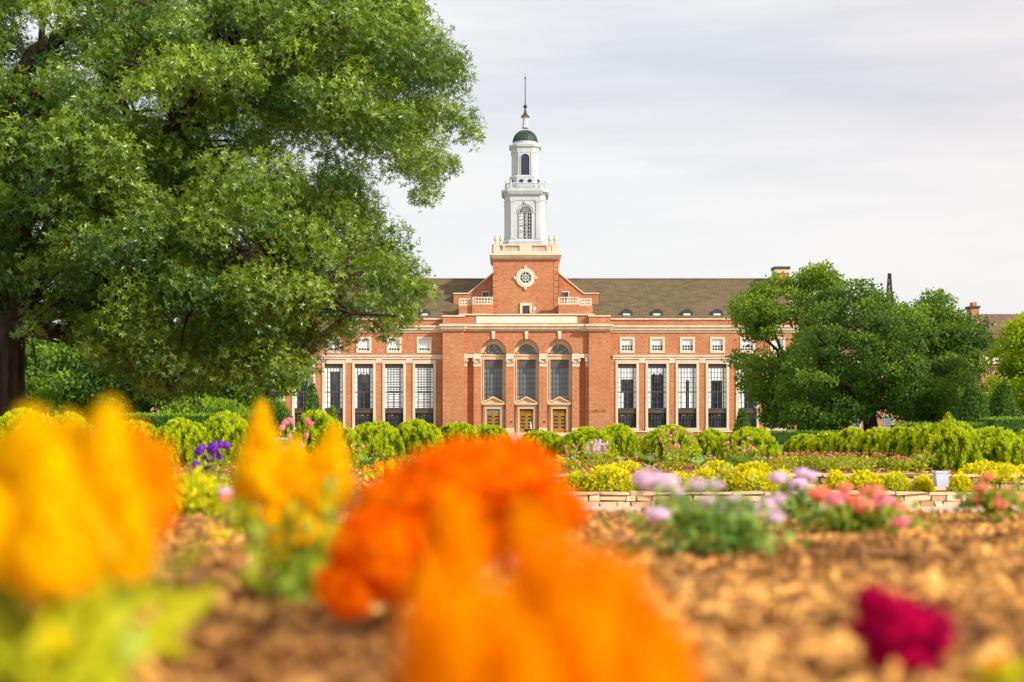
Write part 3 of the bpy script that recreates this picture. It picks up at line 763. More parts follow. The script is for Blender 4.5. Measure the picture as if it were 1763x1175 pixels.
# stone balustrades of the balconies
def balustrade(x0_, x1_, top, bot, a, nb, mat='stone', thick=.45, br=.14):
    mb = MB(); h = bot-top; Y_ = D+a+thick/2
    mb.pbox(x0_, x1_, top, top+h*.17, a, a+thick); mb.pbox(x0_, x1_, bot-h*.16, bot, a, a+thick)
    mb.pbox(x0_, x0_+2.4, top+h*.17, bot-h*.16, a, a+thick); mb.pbox(x1_-2.4, x1_, top+h*.17, bot-h*.16, a, a+thick)
    z0_, z1_ = WZ(bot-h*.16,D+a), WZ(top+h*.17,D+a); hh = z1_-z0_
    for i in range(nb):
        q = x0_+2.4+(x1_-x0_-4.8)*(i+.5)/nb
        mb.lathe(WX(q,D+a), Y_, [(br*.8,z0_),(br*.7,z0_+.1*hh),(br*1.25,z0_+.35*hh),(br*.55,z0_+.75*hh),(br*.8,z0_+.9*hh),(br*.8,z1_)], 8)
    return mb.build('balustrade', mat, lib)
balustrade(790,813.5,514,526.5,2.2,4,br=.2); balustrade(813.5,848.6,511.4,524.5,1.6,6,br=.2)
balustrade(996.6,1018.6,514,526.5,2.2,4,br=.2); balustrade(961.5,996.4,511.4,524.5,1.6,6,br=.2)
# shaft
mb = MB(); ta = 4.0
tw0, tw1 = 849, 961.6
YF = D+ta
rc = (904.8, 478.4)
mb.pbox(tw0, tw1, 446, 546, ta, ta+11)
for i in range(8):
    z_ = 452+i*11.2
    mb.pbox(tw0-.25, tw0+8, z_, z_+8.6, ta-.07, ta+5); mb.pbox(tw1-8, tw1+.25, z_, z_+8.6, ta-.07, ta+5)
mb.build('tower_shaft', 'brick', lib)
mb = MB()
mb.pbox(842.6, 967.2, 436.6, 439.6, ta-1.0, ta+12); mb.pbox(844.5, 965.3, 439.6, 443, ta-.75, ta+11.7); mb.pbox(846.5, 963.3, 443, 446.4, ta-.4, ta+11.4)
mb.build('tower_cornice', 'stone', lib)
# round window
def ring(mb, cx_, cz_, r0, r1, Y0, Y1, n_=32, mi=0):
    for i in range(n_):
        a0, a1 = 2*math.pi*i/n_, 2*math.pi*(i+1)/n_
        f_ = lambda r_, a: (WX(cx_+r_*math.cos(a),Y0), WZ(cz_-r_*math.sin(a),Y0))
        mb.prism([f_(r0,a1), f_(r0,a0), f_(r1,a0), f_(r1,a1)][::-1], Y0, Y1, mi)
mb = MB(); ring(mb, *rc, 10.4, 16.6, YF-.22, YF+.2); 
for dx_, dz_ in ((0,18),(0,-18),(18,0),(-18,0)): mb.pbox(rc[0]+dx_-2.1, rc[0]+dx_+2.1, rc[1]+dz_-2.4, rc[1]+dz_+2.4, ta-.3, ta+.1)
rw = mb.build('round_window', 'stone', lib)
mb = MB(); ring(mb, *rc, .05, 10.6, YF-.04, YF+.02); mb.build('pane', 'glass', rw)
mb = MB(); ring(mb, *rc, 5.0, 5.7, YF-.12, YF-.05); ring(mb, *rc, 9.4, 10.5, YF-.12, YF-.05)
for i in range(8):
    a = math.pi*i/4+math.pi/8*0; p0 = W(rc[0]+1*math.cos(a), rc[1]-1*math.sin(a), YF-.09); p1 = W(rc[0]+9.8*math.cos(a), rc[1]-9.8*math.sin(a), YF-.09)
    mb.tube([p0,p1],[.035,.035],4)
mb.build('sash_bars', 'white_sash', rw)
mb = MB()
for a_ in ((895.4,899.4,521.7,540.2),(911.8,915.8,521.7,540.2),(899.4,911.8,521.7,526.4)): mb.pbox(*a_, ta-.25, ta+.15)
sw = mb.build('tower_window', 'stone', lib)
mb = MB(); mb.pbox(899.4, 911.8, 526.4, 540.2, ta-.1, ta+.1); mb.build('pane', 'glass', sw)
mb = MB(); mb.pbox(899.4, 911.8, 533.2, 534.4, ta-.18, ta-.11); mb.pbox(899.4,900.6,526.4,540,ta-.17,ta-.11); mb.pbox(910.6,911.8,526.4,540,ta-.17,ta-.11); mb.build('sash_bars', 'rust', sw)
mb = MB(); Yk = D+3; mb.tube([W(919.3,541,Yk), W(919.3,532.5,Yk)], [.06,.05], 6); mb.ball(W(920.2,531.8,Yk), .28, 10, 8); mb.build('security_camera', 'camera_white', lib)
# roof terrace balustrade of the shaft and its urns
TCX = 904.9; TCY = D+ta+5.6
k_ = (D+ta)/F
def towbal(front, name='terrace_balustrade'):
    mb = MB(); h0, h1 = WZ(436.6,YF), WZ(420,YF); hw_ = 55.4*k_
    for sgn in (-1,1):
        for ax in (0,1):
            def bx_(a0,a1,z0_,z1_,t0=.5):
                if ax == 0: mb.box(WX(TCX,YF)+a0, WX(TCX,YF)+a1, TCY+sgn*hw_-t0/2, TCY+sgn*hw_+t0/2, z0_, z1_)
                else: mb.box(WX(TCX,YF)+sgn*hw_-t0/2, WX(TCX,YF)+sgn*hw_+t0/2, TCY+a0, TCY+a1, z0_, z1_)
            e_ = hw_-(.3 if ax else -.0)
            bx_(-e_, e_, h0, h0+.42); bx_(-e_, e_, h1-.25, h1, .55)
            for a0,a1 in ((-e_,-e_+.9),(e_-.9,e_),(-10.5*k_,10.5*k_),(-39*k_,-36*k_),(36*k_,39*k_)): bx_(a0,a1,h0+.42,h1-.25,.5)
            for a0,a1,n_ in ((-36*k_,-10.5*k_,9),(10.5*k_,36*k_,9),(-47*k_,-39*k_,2),(39*k_,47*k_,2)):
                for i in range(n_):
                    q = a0+(a1-a0)*(i+.5)/n_; z0_, z1_ = h0+.42, h1-.25; hh = z1_-z0_
                    c_ = (WX(TCX,YF)+q, TCY+sgn*hw_) if ax == 0 else (WX(TCX,YF)+sgn*hw_, TCY+q)
                    mb.lathe(c_[0], c_[1], [(.09,z0_),(.12,z0_+.3*hh),(.06,z0_+.75*hh),(.09,z1_)], 6)
    mb.build(name, 'stone', lib)
towbal(1)
hw_ = 55.4*k_; zU = WZ(420,YF); hU = WZ(403.4,YF)-zU
for sx in (-1,1):
    for sy in (-1,1):
        for (ux, uy) in ((51.2,55.2),(42.2,55.2)):
            mb = MB(); cxx, cyy = WX(TCX,YF)+sx*ux*k_, TCY+sy*uy*k_
            mb.lathe(cxx, cyy, [(.30,zU),(.30,zU+.08*hU),(.14,zU+.14*hU),(.12,zU+.2*hU),(.26,zU+.32*hU),(.34,zU+.5*hU),(.31,zU+.62*hU),(.16,zU+.72*hU),(.20,zU+.77*hU),(.10,zU+.86*hU),(.13,zU+.92*hU),(.02,zU+hU)], 12)
            mb.build('urn', 'stone', lib, (cxx,cyy,zU), smooth=True)
# white steeple: octagon lofts
def octa(mb, c, prof, wide, ch, mi=0):
    """stack of chamfered squares: half width from the profile, chamfer ch*half"""
    vs = []; fs = []; n_ = 8
    for h, z_ in prof:
        a = h*wide; b = h*ch
        for x_, y_ in ((-b,-a),(b,-a),(a,-b),(a,b),(b,a),(-b,a),(-a,b),(-a,-b)): vs.append((c[0]+x_, c[1]+y_, z_))
    for j in range(len(prof)-1):
        for k in range(8): fs.append((j*8+k, j*8+(k+1)%8, (j+1)*8+(k+1)%8, (j+1)*8+k))
    fs.append(tuple(range(7,-1,-1))); fs.append(tuple((len(prof)-1)*8+k for k in range(8)))
    mb.add(vs, fs, mi)
SC = (WX(904.6,TCY-3.4), TCY); ys1 = TCY-34.8*k_; d1 = ys1-D      # steeple front plane
Z1 = lambda p: WZ(p, ys1)
mb = MB(); kk = ys1/F
octa(mb, SC, [(38.6*kk,Z1(424)),(38.6*kk,Z1(417)),(38.8*kk,Z1(416)),(36.5*kk,Z1(414)),(36*kk,Z1(411.8))], 1, .74)
octa(mb, SC, [(34.6*kk,Z1(411.8)),(34.6*kk,Z1(345))], 1, .74)
octa(mb, SC, [(35.6*kk,Z1(345)),(35.6*kk,Z1(343.5)),(35.2*kk,Z1(343.5)),(35.2*kk,Z1(335.5)),(37*kk,Z1(335)),(37.2*kk,Z1(332)),(40.8*kk,Z1(331.4)),(41.4*kk,Z1(327.6)),(40*kk,Z1(326.4))], 1, .74)
# pilasters
for q in (-21.6, 21.6):
    for ax in (0,1,2,3):
        h = 34.6*kk; x0_, x1_ = (q-3.4)*kk, (q+3.4)*kk
        def bx2(a0,a1,t,z0_,z1_):
            if ax == 0: mb.box(SC[0]+a0,SC[0]+a1,SC[1]-h-t,SC[1]-h+.02,z0_,z1_)
            elif ax == 1: mb.box(SC[0]+a0,SC[0]+a1,SC[1]+h-.02,SC[1]+h+t,z0_,z1_)
            elif ax == 2: mb.box(SC[0]+h-.02,SC[0]+h+t,SC[1]+a0,SC[1]+a1,z0_,z1_)
            else: mb.box(SC[0]-h-t,SC[0]-h+.02,SC[1]+a0,SC[1]+a1,z0_,z1_)
        bx2(x0_, x1_, .16, Z1(409), Z1(348)); bx2(x0_-.08, x1_+.08, .24, Z1(348), Z1(345)); bx2(x0_-.08,x1_+.08,.24,Z1(411.7),Z1(409))
for i in range(27):
    q = (-29+58*i/26)*kk; h = 37.1*kk
    mb.box(SC[0]+q-.09, SC[0]+q+.09, SC[1]-h-.28, SC[1]-h-.01, Z1(334.6), Z1(332.2))
    mb.box(SC[0]+h+.01, SC[0]+h+.28, SC[1]+q-.09, SC[1]+q+.09, Z1(334.6), Z1(332.2))
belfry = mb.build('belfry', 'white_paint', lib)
mb = MB(); cW = 904.7
def archpane(mb, c, r, zspr, zbot, Y0, Y1, mi=0):
    pts = [(WX(c-r,Y0),WZ(zbot,Y0)),(WX(c+r,Y0),WZ(zbot,Y0))]+[(WX(c+r*math.cos(math.pi*i/16),Y0), WZ(zspr-r*math.sin(math.pi*i/16),Y0)) for i in range(17)]
    mb.prism(pts, Y0, Y1, mi)
def archring(mb, c, r0, r1, zspr, Y0, Y1, n_=16):
    for i in range(n_):
        a0, a1 = math.pi*i/n_, math.pi*(i+1)/n_
        f_ = lambda r_, a: (WX(c+r_*math.cos(a),Y0), WZ(zspr-r_*math.sin(a),Y0))
        mb.prism([f_(r0,a0), f_(r1,a0), f_(r1,a1), f_(r0,a1)], Y0, Y1)
archpane(mb, cW, 10.6, 365.4, 411.6, ys1-.05, ys1+.05); bw = mb.build('belfry_window', 'glass', belfry)
mb = MB()
for (a_, b_) in ((-10,-3.2),(1.3,3.6)):
    z_ = 368
    for z0_, z1_ in ((368,378),(379.3,388),(389.5,399),(400.4,411)): mb.pbox(cW+a_, cW+b_, z0_, z1_, d1-.075, d1-.055)
mb.build('painted_daylight', 'white_sash', belfry)  # white panels over opaque glass, painted as daylight showing through
mb = MB()
for q in (-6.9,-3.4,0,3.4,6.9): mb.pbox(cW+q-.32, cW+q+.32, 366, 411.6, d1-.16, d1-.08)
for z_ in (366,372,378,384,390,396,402,408): mb.pbox(cW-10.6, cW+10.6, z_-.3, z_+.3, d1-.15, d1-.09)
for r_ in (4,7.3,10.3): archring(mb, cW, r_-.3, r_+.3, 365.6, ys1-.15, ys1-.08)
for i in range(1,8):
    a = math.pi*i/8; mb.tube([W(cW+2*math.cos(a),365.6-2*math.sin(a),ys1-.11), W(cW+10.3*math.cos(a),365.6-10.3*math.sin(a),ys1-.11)],[.028,.028],4)
archring(mb, cW, 10.6, 11.5, 365.4, ys1-.2, ys1+.02); archring(mb, cW, 13.6, 14.9, 365.4, ys1-.14, ys1+.02)
mb.pbox(cW-11.5,cW-10.6,365.4,411.6,d1-.2,d1+.02); mb.pbox(cW+10.6,cW+11.5,365.4,411.6,d1-.2,d1+.02)
mb.pbox(cW-18,cW-13,365,366.6,d1-.12,d1+.02); mb.pbox(cW+13,cW+18,365,366.6,d1-.12,d1+.02); mb.pbox(cW-1.7,cW+1.7,345.2,351,d1-.35,d1+.02)
mb.build('belfry_tracery', 'white_paint', belfry)
# side window of the belfry, seen from the right
mb = MB(); mb.box(SC[0]+34.6*kk-.02, SC[0]+34.6*kk+.05, SC[1]-10*kk, SC[1]+10*kk, Z1(411), Z1(362)); mb.build('side_pane', 'glass', belfry)
# upper balustrade
mb = MB(); hb = 34.0*kk; z0_, z1_ = Z1(326.4), Z1(314.8)
chb = .74
ring8 = [(-hb*chb,-hb),(hb*chb,-hb),(hb,-hb*chb),(hb,hb*chb),(hb*chb,hb),(-hb*chb,hb),(-hb,hb*chb),(-hb,-hb*chb)]
for i in range(8):
    p, q = ring8[i], ring8[(i+1)%8]
    P_ = lambda t: (SC[0]+p[0]+(q[0]-p[0])*t, SC[1]+p[1]+(q[1]-p[1])*t)
    a_, b_ = P_(0), P_(1); ln = math.hypot(b_[0]-a_[0], b_[1]-a_[1])
    mb.tube([(a_[0],a_[1],z1_-.06),(b_[0],b_[1],z1_-.06)],[.1,.1],4); mb.tube([(a_[0],a_[1],z0_+.12),(b_[0],b_[1],z0_+.12)],[.15,.15],4)
    mb.box(a_[0]-.14,a_[0]+.14,a_[1]-.14,a_[1]+.14,z0_,z1_+.05)
    mb.lathe(a_[0],a_[1],[(.05,z1_+.05),(.12,z1_+.25),(.10,z1_+.4),(.02,z1_+.52)],8)
    nb = int(ln/.24)
    for j in range(1,nb):
        c_ = P_(j/nb); mb.box(c_[0]-.045,c_[0]+.045,c_[1]-.045,c_[1]+.045,z0_+.1,z1_-.1)
mb.build('steeple_balustrade', 'white_paint', lib)
# lantern
ys2 = TCY-24*kk; Z2 = lambda p: WZ(p, ys2); k2 = ys2/F; d2 = ys2-D
mb = MB()
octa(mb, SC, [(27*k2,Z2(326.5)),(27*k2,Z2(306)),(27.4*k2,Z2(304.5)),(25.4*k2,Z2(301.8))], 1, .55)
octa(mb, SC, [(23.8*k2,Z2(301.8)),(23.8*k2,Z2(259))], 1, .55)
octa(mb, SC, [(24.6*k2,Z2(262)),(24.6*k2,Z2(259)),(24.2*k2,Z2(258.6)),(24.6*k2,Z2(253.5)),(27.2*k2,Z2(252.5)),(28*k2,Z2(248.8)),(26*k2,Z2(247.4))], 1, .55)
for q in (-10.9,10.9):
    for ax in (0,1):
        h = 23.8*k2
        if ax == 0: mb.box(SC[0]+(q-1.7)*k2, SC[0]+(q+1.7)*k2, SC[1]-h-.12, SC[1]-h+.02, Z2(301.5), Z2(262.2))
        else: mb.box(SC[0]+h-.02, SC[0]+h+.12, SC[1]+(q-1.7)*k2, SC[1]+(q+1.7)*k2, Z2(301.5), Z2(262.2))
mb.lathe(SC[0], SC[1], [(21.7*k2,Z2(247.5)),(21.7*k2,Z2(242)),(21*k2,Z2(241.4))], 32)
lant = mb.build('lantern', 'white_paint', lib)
m, nt, out = new_mat('louver')
v = coords(nt, 0, 0, 1); wv = nt.nodes.new('ShaderNodeTexWave'); wv.bands_direction = 'Z'; wv.inputs['Scale'].default_value = 3; L(nt, v, wv.inputs[0])
principled(nt, out, mixc(nt, wv.outputs[1], (.022,.024,.05), (.045,.048,.085)), .6)
mb = MB(); archpane(mb, 904.2, 7.2, 272, 301, ys2-.09, ys2+.02); mb.build('louvered_opening', 'louver', lant)
mb = MB(); archring(mb, 904.2, 7.2, 8.6, 272, ys2-.2, ys2+.02); mb.pbox(895.6,897,272,301.4,d2-.2,d2+.02); mb.pbox(911.4,912.8,272,301.4,d2-.2,d2+.02); mb.build('opening_trim', 'white_paint', lant)
h = 23.8*k2
mb = MB(); mb.box(SC[0]+h-.02, SC[0]+h+.08, SC[1]-.64, SC[1]+.64, Z2(301), Z2(268)); mb.build('louvered_opening', 'louver', lant)
mb = MB()
for px in (885.5,897.6,912,925):
    ring(mb, px, 312, .1, 3.6, TCY-27*k2-.06 if 890<px<920 else TCY-27*k2-.06+.6, TCY-27*k2+.1+.6, 12)
mb.build('round_vent', 'louver', lant)
# dome
mb = MB(); rD = 21.2*k2; zD = Z2(241.6); hD = Z2(220.3)-zD
prof = [(rD*math.cos(a)**.92 if a < 1.5 else .02, zD+hD*math.sin(a)) for a in [math.pi/2*i/12 for i in range(12)]]+[(.3, zD+hD)]
mb.lathe(SC[0], SC[1], prof, 48)
for k in range(28):
    a = 2*math.pi*k/28; pts = [(SC[0]+(r_+.03)*math.cos(a), SC[1]+(r_+.03)*math.sin(a), z_) for r_, z_ in prof]
    mb.tube(pts, [.055]*len(pts), 4)
mb.build('dome', 'copper', lib)
ZT = lambda p: WZ(p, TCY); kt = TCY/F
mb = MB(); mb.lathe(SC[0], SC[1], [(6.2*kt,ZT(221)),(6.0*kt,ZT(218.5)),(5.0*kt,ZT(217.5)),(4.6*kt,ZT(205)),(5.4*kt,ZT(203.6)),(7.4*kt,ZT(202))], 8, rot=math.pi/8)
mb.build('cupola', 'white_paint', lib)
mb = MB(); mb.lathe(SC[0], SC[1], [(7.7*kt,ZT(202.3)),(7.7*kt,ZT(201)),(4.4*kt,ZT(198)),(2.4*kt,ZT(194)),(1.7*kt,ZT(191)),(2.0*kt,ZT(190)),(1.2*kt,ZT(188.6)),(.9*kt,ZT(186))], 16)
mb.build('cupola_cap', 'rust', lib, smooth=False)
mb = MB(); mb.ball((SC[0],SC[1],ZT(183.9)), 3.4*kt, 16, 10); mb.tube([(SC[0],SC[1],ZT(182)),(SC[0],SC[1],ZT(136))],[.085,.06],6); mb.ball((SC[0],SC[1],ZT(134.6)), 1.6*kt, 10, 6); mb.tube([(SC[0],SC[1],ZT(134)),(SC[0],SC[1],ZT(124))],[.03,.015],5)
mb.build('spire_rod', 'iron', lib)

# fountain
fx, fy, fz = W(914, 738, 150.0)
fn = empty('fountain', (fx,fy,0), 'dark bowl fountain with a short white water jet in front of the middle doorway', 'fountain')
mb = MB(); mb.lathe(fx, fy, [(1.4,0),(1.4,.25),(.5,.3),(.3,.6),(.28,.85)], 20); mb.build('pedestal', 'lead', fn)
mb = MB(); mb.lathe(fx, fy, [(.25,.8),(.5,.9),(.75,1.08),(.84,1.25),(.78,1.25),(.5,1.14),(.05,1.12)], 28); mb.build('bowl', 'iron', fn)
mb = MB(); mb.tube([(fx+.02,fy,1.1),(fx,fy,1.6),(fx-.03,fy,2.05)], [.10,.075,.02], 8); mb.build('water_jet', 'water_jet', fn)

# ------------------------------------------------------------------ other buildings
def far_block(name, label, px0, px1, roof_top, eave, band, Y, wins, dorm, ridge_dy=9, low=735):
    b = empty(name, (WX((px0+px1)/2,Y), Y, 0), label, 'building')
    D0 = Y
    mb = MB(); mb.pbox(px0, px1, eave, 760, 0, 16, 0, D0); mb.build('wall', 'brick_far', b)
    mb = MB(); mb.pbox(px0-2, px1+2, eave-1, band, -.35, .2, 0, D0); mb.pbox(px0-2, px1+2, 676, 680, -.2, .2, 0, D0); mb.build('stone_band', 'frieze', b)
    ye, yr, yb_ = Y-.5, Y+ridge_dy, Y+2*ridge_dy; xa, xb = WX(px0-2,Y), WX(px1+2,Y); ze, zr = WZ(eave-1,ye), WZ(roof_top,yr)
    mb = MB(); mb.add([(xa,ye,ze),(xb,ye,ze),(xb,yr,zr),(xa,yr,zr),(xa,yb_,ze),(xb,yb_,ze)], [(0,1,2,3),(3,2,5,4),(0,3,4),(1,5,2)]); mb.build('roof', 'roof_far', b)
    for (c, z0_, z1_, hw) in wins:
        mb = MB(); mb.pbox(c-hw, c+hw, z0_, z1_, -.1, .1, 0, D0); w_ = mb.build('window', 'white_sash', b)
        mb = MB()
        for i in range(3):
            for j in range(4):
                xa_ = c-hw+.9+(2*hw-1.8)*i/3; xb_ = c-hw+.9+(2*hw-1.8)*(i+1)/3; za_ = z0_+.9+(z1_-z0_-1.8)*j/4; zb_ = z0_+.9+(z1_-z0_-1.8)*(j+1)/4
                mb.pbox(xa_+.25, xb_-.25, za_+.25, zb_-.25, -.14, -.105, 0, D0)
        mb.build('pane', 'glass_grey', w_)
    for c in dorm:
        mb = MB(); Yd = D0+1.2
        P = lambda q, z_: (WX(c+q,Yd), WZ(z_,Yd))
        mb.prism([P(-13,612),P(13,612),P(13,588)]+[P(13*math.cos(math.pi*i/8), 588-5*math.sin(math.pi*i/8)) for i in range(1,8)]+[P(-13,588)], Yd, Yd+5)
        dm = mb.build('dormer', 'lead', b)
        mb = MB(); mb.pbox(c-7.5, c+7.5, 587.5, 609, 1.0, 1.15, 0, D0); mb.build('pane', 'blind', dm)
        mb = MB()
        for q in (-2.5,2.5): mb.pbox(c+q-.35,c+q+.35,587.5,609,.9,.99,0,D0)
        for z_ in (593,598,603.5): mb.pbox(c-7.5,c+7.5,z_-.35,z_+.35,.91,.985,0,D0)
        mb.build('sash_bars', 'white_sash', dm)
    return b
hall = far_block('brick_hall', 'brick hall with brown tiled roof and dormers behind the trees at the right', 1395, 1990, 541, 614, 627, 262,
    [(1418,718,737,9),(1474,716,737,8),(1530,716,737,8),(1590,716,737,8),(1731,642,668,9),(1780,642,668,9)], (1724,1784))
mb = MB()
mb.pbox(1672, 1686, 530, 575, 4, 6.5, 0, 262); mb.pbox(1670, 1688, 527, 530.5, 3.8, 6.7, 1, 262); mb.pbox(1674.5, 1682, 520.5, 527, 4.4, 6, 0, 262)
mb.build('chimney', ['brick_far','lead'], hall)
mb = MB(); mb.tube([W(1706,617,261.7), W(1706,660,261.7)], [.12,.12], 6); mb.build('downpipe', 'iron', hall)
far_block('brick_lodge', 'low brick building with a pale window frame glimpsed under the trees at the left', 120, 330, 640, 668, 674, 205,
    [(214,708,732,6),(160,708,732,6),(270,708,732,6)], ())
# lattice mast far behind
mast = MB(); Ym = 320
for sx in (-1,1):
    for sy in (-1,1): mast.tube([(WX(1531,Ym)+sx*2.2, Ym+sy*2.2, 0), (WX(1531.5,Ym)+sx*.22, Ym+sy*.22, WZ(471.5,Ym))], [.16,.12], 4)
for i in range(22):
    f_ = i/22; z_ = WZ(471.5,Ym)*f_; z2_ = WZ(471.5,Ym)*(i+1)/22; h0 = 2.2+(.22-2.2)*f_; h1 = 2.2+(.22-2.2)*(i+1)/22; cx_ = WX(1531,Ym)
    for sy in (-1,1):
        mast.tube([(cx_-h0,Ym+sy*h0,z_),(cx_+h1,Ym+sy*h1,z2_)],[.07,.07],4); mast.tube([(cx_+h0,Ym+sy*h0,z_),(cx_-h1,Ym+sy*h1,z2_)],[.07,.07],4); mast.tube([(cx_-h0,Ym+sy*h0,z_),(cx_+h0,Ym+sy*h0,z_)],[.08,.08],4)
mast.box(WX(1531.5,Ym)-.35, WX(1531.5,Ym)+.35, Ym-.35, Ym+.35, WZ(473,Ym), WZ(471,Ym))
tag(mast.build('lattice_mast', 'iron', None, (WX(1531,Ym),Ym,0)), 'dark steel lattice mast rising above the crown of the trees at the right', 'mast')

# ------------------------------------------------------------------ trees
def in_poly(P, pts):
    x, y = pts[:,0], pts[:,1]; ins = np.zeros(len(pts), bool); dist = np.full(len(pts), 1e9)
    n = len(P)
    for i in range(n):
        x1,y1 = P[i]; x2,y2 = P[(i+1)%n]
        c = ((y1>y) != (y2>y)) & (x < (x2-x1)*(y-y1)/((y2-y1) if y2 != y1 else 1e-9)+x1); ins ^= c
        dx, dy = x2-x1, y2-y1; t = np.clip(((x-x1)*dx+(y-y1)*dy)/(dx*dx+dy*dy+1e-9),0,1)
        dist = np.minimum(dist, np.hypot(x-x1-t*dx, y-y1-t*dy))
    return ins, dist
def foliage(centers, radii, per, size, style, flat=.8, shell=.45, drop=.25, tintc=None, asp=.42):
    """leaves scattered through clumps; returns verts, quads, tint"""
    n = len(centers); k = np.maximum(3,(per*(radii/np.mean(radii))**2)).astype(int)
    ci = np.repeat(np.arange(n), k); m = len(ci)
    d = rand_dirs(m); d[:,2] = d[:,2]*.85+.18; d = unit(d)
    rr = radii[ci]*(shell+(1-shell)*rng.random(m)**.7)*(1+.25*rng.normal(size=m)*.6)
    off = d*rr[:,None]; off[:,2] *= flat
    p = centers[ci]+off
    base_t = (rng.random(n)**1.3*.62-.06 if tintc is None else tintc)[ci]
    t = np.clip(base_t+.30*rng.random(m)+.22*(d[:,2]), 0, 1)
    if style == 'star':
        B = 5; ax = unit(d*.5+rand_dirs(m)*.55+np.array([0,0,.25]))
        u = perp(ax); v_ = np.cross(ax,u); VV=[];QQ=[];o=0
        ph = rng.random(m)*6.28
        for b in range(B):
            a = ph+2*math.pi*b/B+.3*rng.normal(size=m)
            dd = unit(u*np.cos(a)[:,None]+v_*np.sin(a)[:,None]+ax*.35+np.array([0,0,-drop]))
            s = unit(np.cross(dd,ax)); L_ = size*(.7+.6*rng.random(m))
            v,q = kites(p,dd,s,L_,L_*.30); VV.append(v); QQ.append(q+o); o += len(v)
        return np.concatenate(VV), np.concatenate(QQ), np.tile(np.repeat(t,4),B)
    dd = unit(rand_dirs(m)+d*.6+np.array([0,0,-drop])); s = perp(dd); L_ = size*(.6+.8*rng.random(m))
    v,q = kites(p,dd,s,L_,L_*asp*1.6); return v,q,np.repeat(t,4)
def bez(p0,p1,p2,n):
    t = np.linspace(0,1,n)[:,None]; return (1-t)**2*p0+2*t*(1-t)*p1+t*t*p2
def poly_tree(name, label, poly, Y0, thick, n, rad, per, leaf, base, trunk_r, mat, bark='bark', style='kite', fork=.22, limbs=9, group=None, gap=0, extra=None, edge=None, twigs=True, leaf_drop=.25, ysort=None, trunk_px=None, holes=()):
    P = np.array(poly, float); edge = edge or rad*.7
    pts = rng.uniform(P.min(0), P.max(0), (n*14,2)); ins, dist = in_poly(poly, pts); ok = ins & (dist > edge*.55)
    if gap:
        g = np.array([mnoise.noise(Vector((a/gap[0],b/gap[0],7.7))) for a,b in pts]); ok &= g > gap[1]
    pts, dist = pts[ok][:n], dist[ok][:n]
    Rmax = max(dist.max(), 1)
    half = thick*np.sqrt(np.clip(1-(1-np.clip(dist/(Rmax*.85),0,1))**2,0.02,1))
    dyv = rng.uniform(-1,1,len(pts)); dyv = np.sign(dyv)*np.abs(dyv)**.7
    Y = Y0+dyv*half
    C_ = np.stack([(pts[:,0]-CX)*Y0/F, Y, EYE+(HY-pts[:,1])*Y0/F],1)
    C_[:,0] *= (Y/Y0)**.6; C_[:,2] = EYE+(C_[:,2]-EYE)*(Y/Y0)**.6
    rads = rad*Y0/F*(.65+.7*rng.random(len(pts)))
    if extra is not None: C_ = np.concatenate([C_, extra[0]]); rads = np.concatenate([rads, extra[1]])
    bx_, by_, bz_ = base
    hx, hy = CX+F*C_[:,0]/C_[:,1], HY-F*(C_[:,2]-EYE)/C_[:,1]; kp = np.ones(len(C_), bool)
    for (ax_, ay_, ar_) in holes: kp &= np.hypot(hx-ax_, hy-ay_) > ar_
    C_, rads = C_[kp], rads[kp]
    root = empty(name, (bx_,by_,bz_), label, 'tree', group)
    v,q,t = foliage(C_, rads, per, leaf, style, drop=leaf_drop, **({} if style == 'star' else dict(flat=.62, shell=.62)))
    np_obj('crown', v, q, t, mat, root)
    # trunk and limbs
    B = np.array([bx_,by_,bz_]); ztop = C_[:,2].max(); cen = C_.mean(0)
    fk = B+(np.array([cen[0],cen[1],ztop])-B)*fork; 
    if trunk_px is not None: fk = np.array(trunk_px)
    else: fk[:2] = B[:2]+(cen[:2]-B[:2])*.12
    mb = MB()
    r0 = trunk_r
    tp = [B+(fk-B)*s+np.array([.12*r0*math.sin(5*s),0,0]) for s in np.linspace(0,1,7)]; 
    mb.tube([B-np.array([0,0,.25])]+tp, [r0*1.5]+[r0*(1.25-.45*s**.5) for s in np.linspace(0,1,7)], 12)
    # main limbs towards farthest point samples
    sel = [int(np.argmax(C_[:,2]))]; dm = np.linalg.norm(C_-C_[sel[0]],axis=1)
    for _ in range(limbs-1):
        j = int(np.argmax(dm)); sel.append(j); dm = np.minimum(dm, np.linalg.norm(C_-C_[j],axis=1))
    nodes = []; 
    for j in sel:
        tgt = C_[j]; st = fk+np.array([0,0,-.3*r0]); mid = (st+tgt)/2+np.array([0,0,.14*np.linalg.norm(tgt-st)]); 
        b = bez(st,mid,tgt,11); b[1:-1] += rng.normal(size=(9,3))*.016*np.linalg.norm(tgt-st)
        rr = [r0*(.50*(1-i/10)**1.1+.045) for i in range(11)]; mb.tube(b, rr, 8)
        for i in range(1,11): nodes.append((b[i], rr[i]))
    NP = np.array([a for a,_ in nodes]); NR = np.array([b for _,b in nodes])
    if twigs:
        for c in C_:
            dd = np.linalg.norm(NP-c,axis=1)+.8*np.maximum(0,NP[:,2]-c[2]); j = int(np.argmin(dd))
            if dd[j] > rad*Y0/F*(4.5 if style == 'star' else 9): continue
            a = NP[j]; mid = (a+c)/2+np.array([0,0,.12*dd[j]])+rng.normal(size=3)*.06*dd[j]
            b = bez(a,mid,c,5); rr = np.linspace(min(NR[j]*.6, r0*.16), r0*.022, 5); mb.tube(b, rr, 5)
    mb.build('trunk', bark, root)
    return root, C_, rads

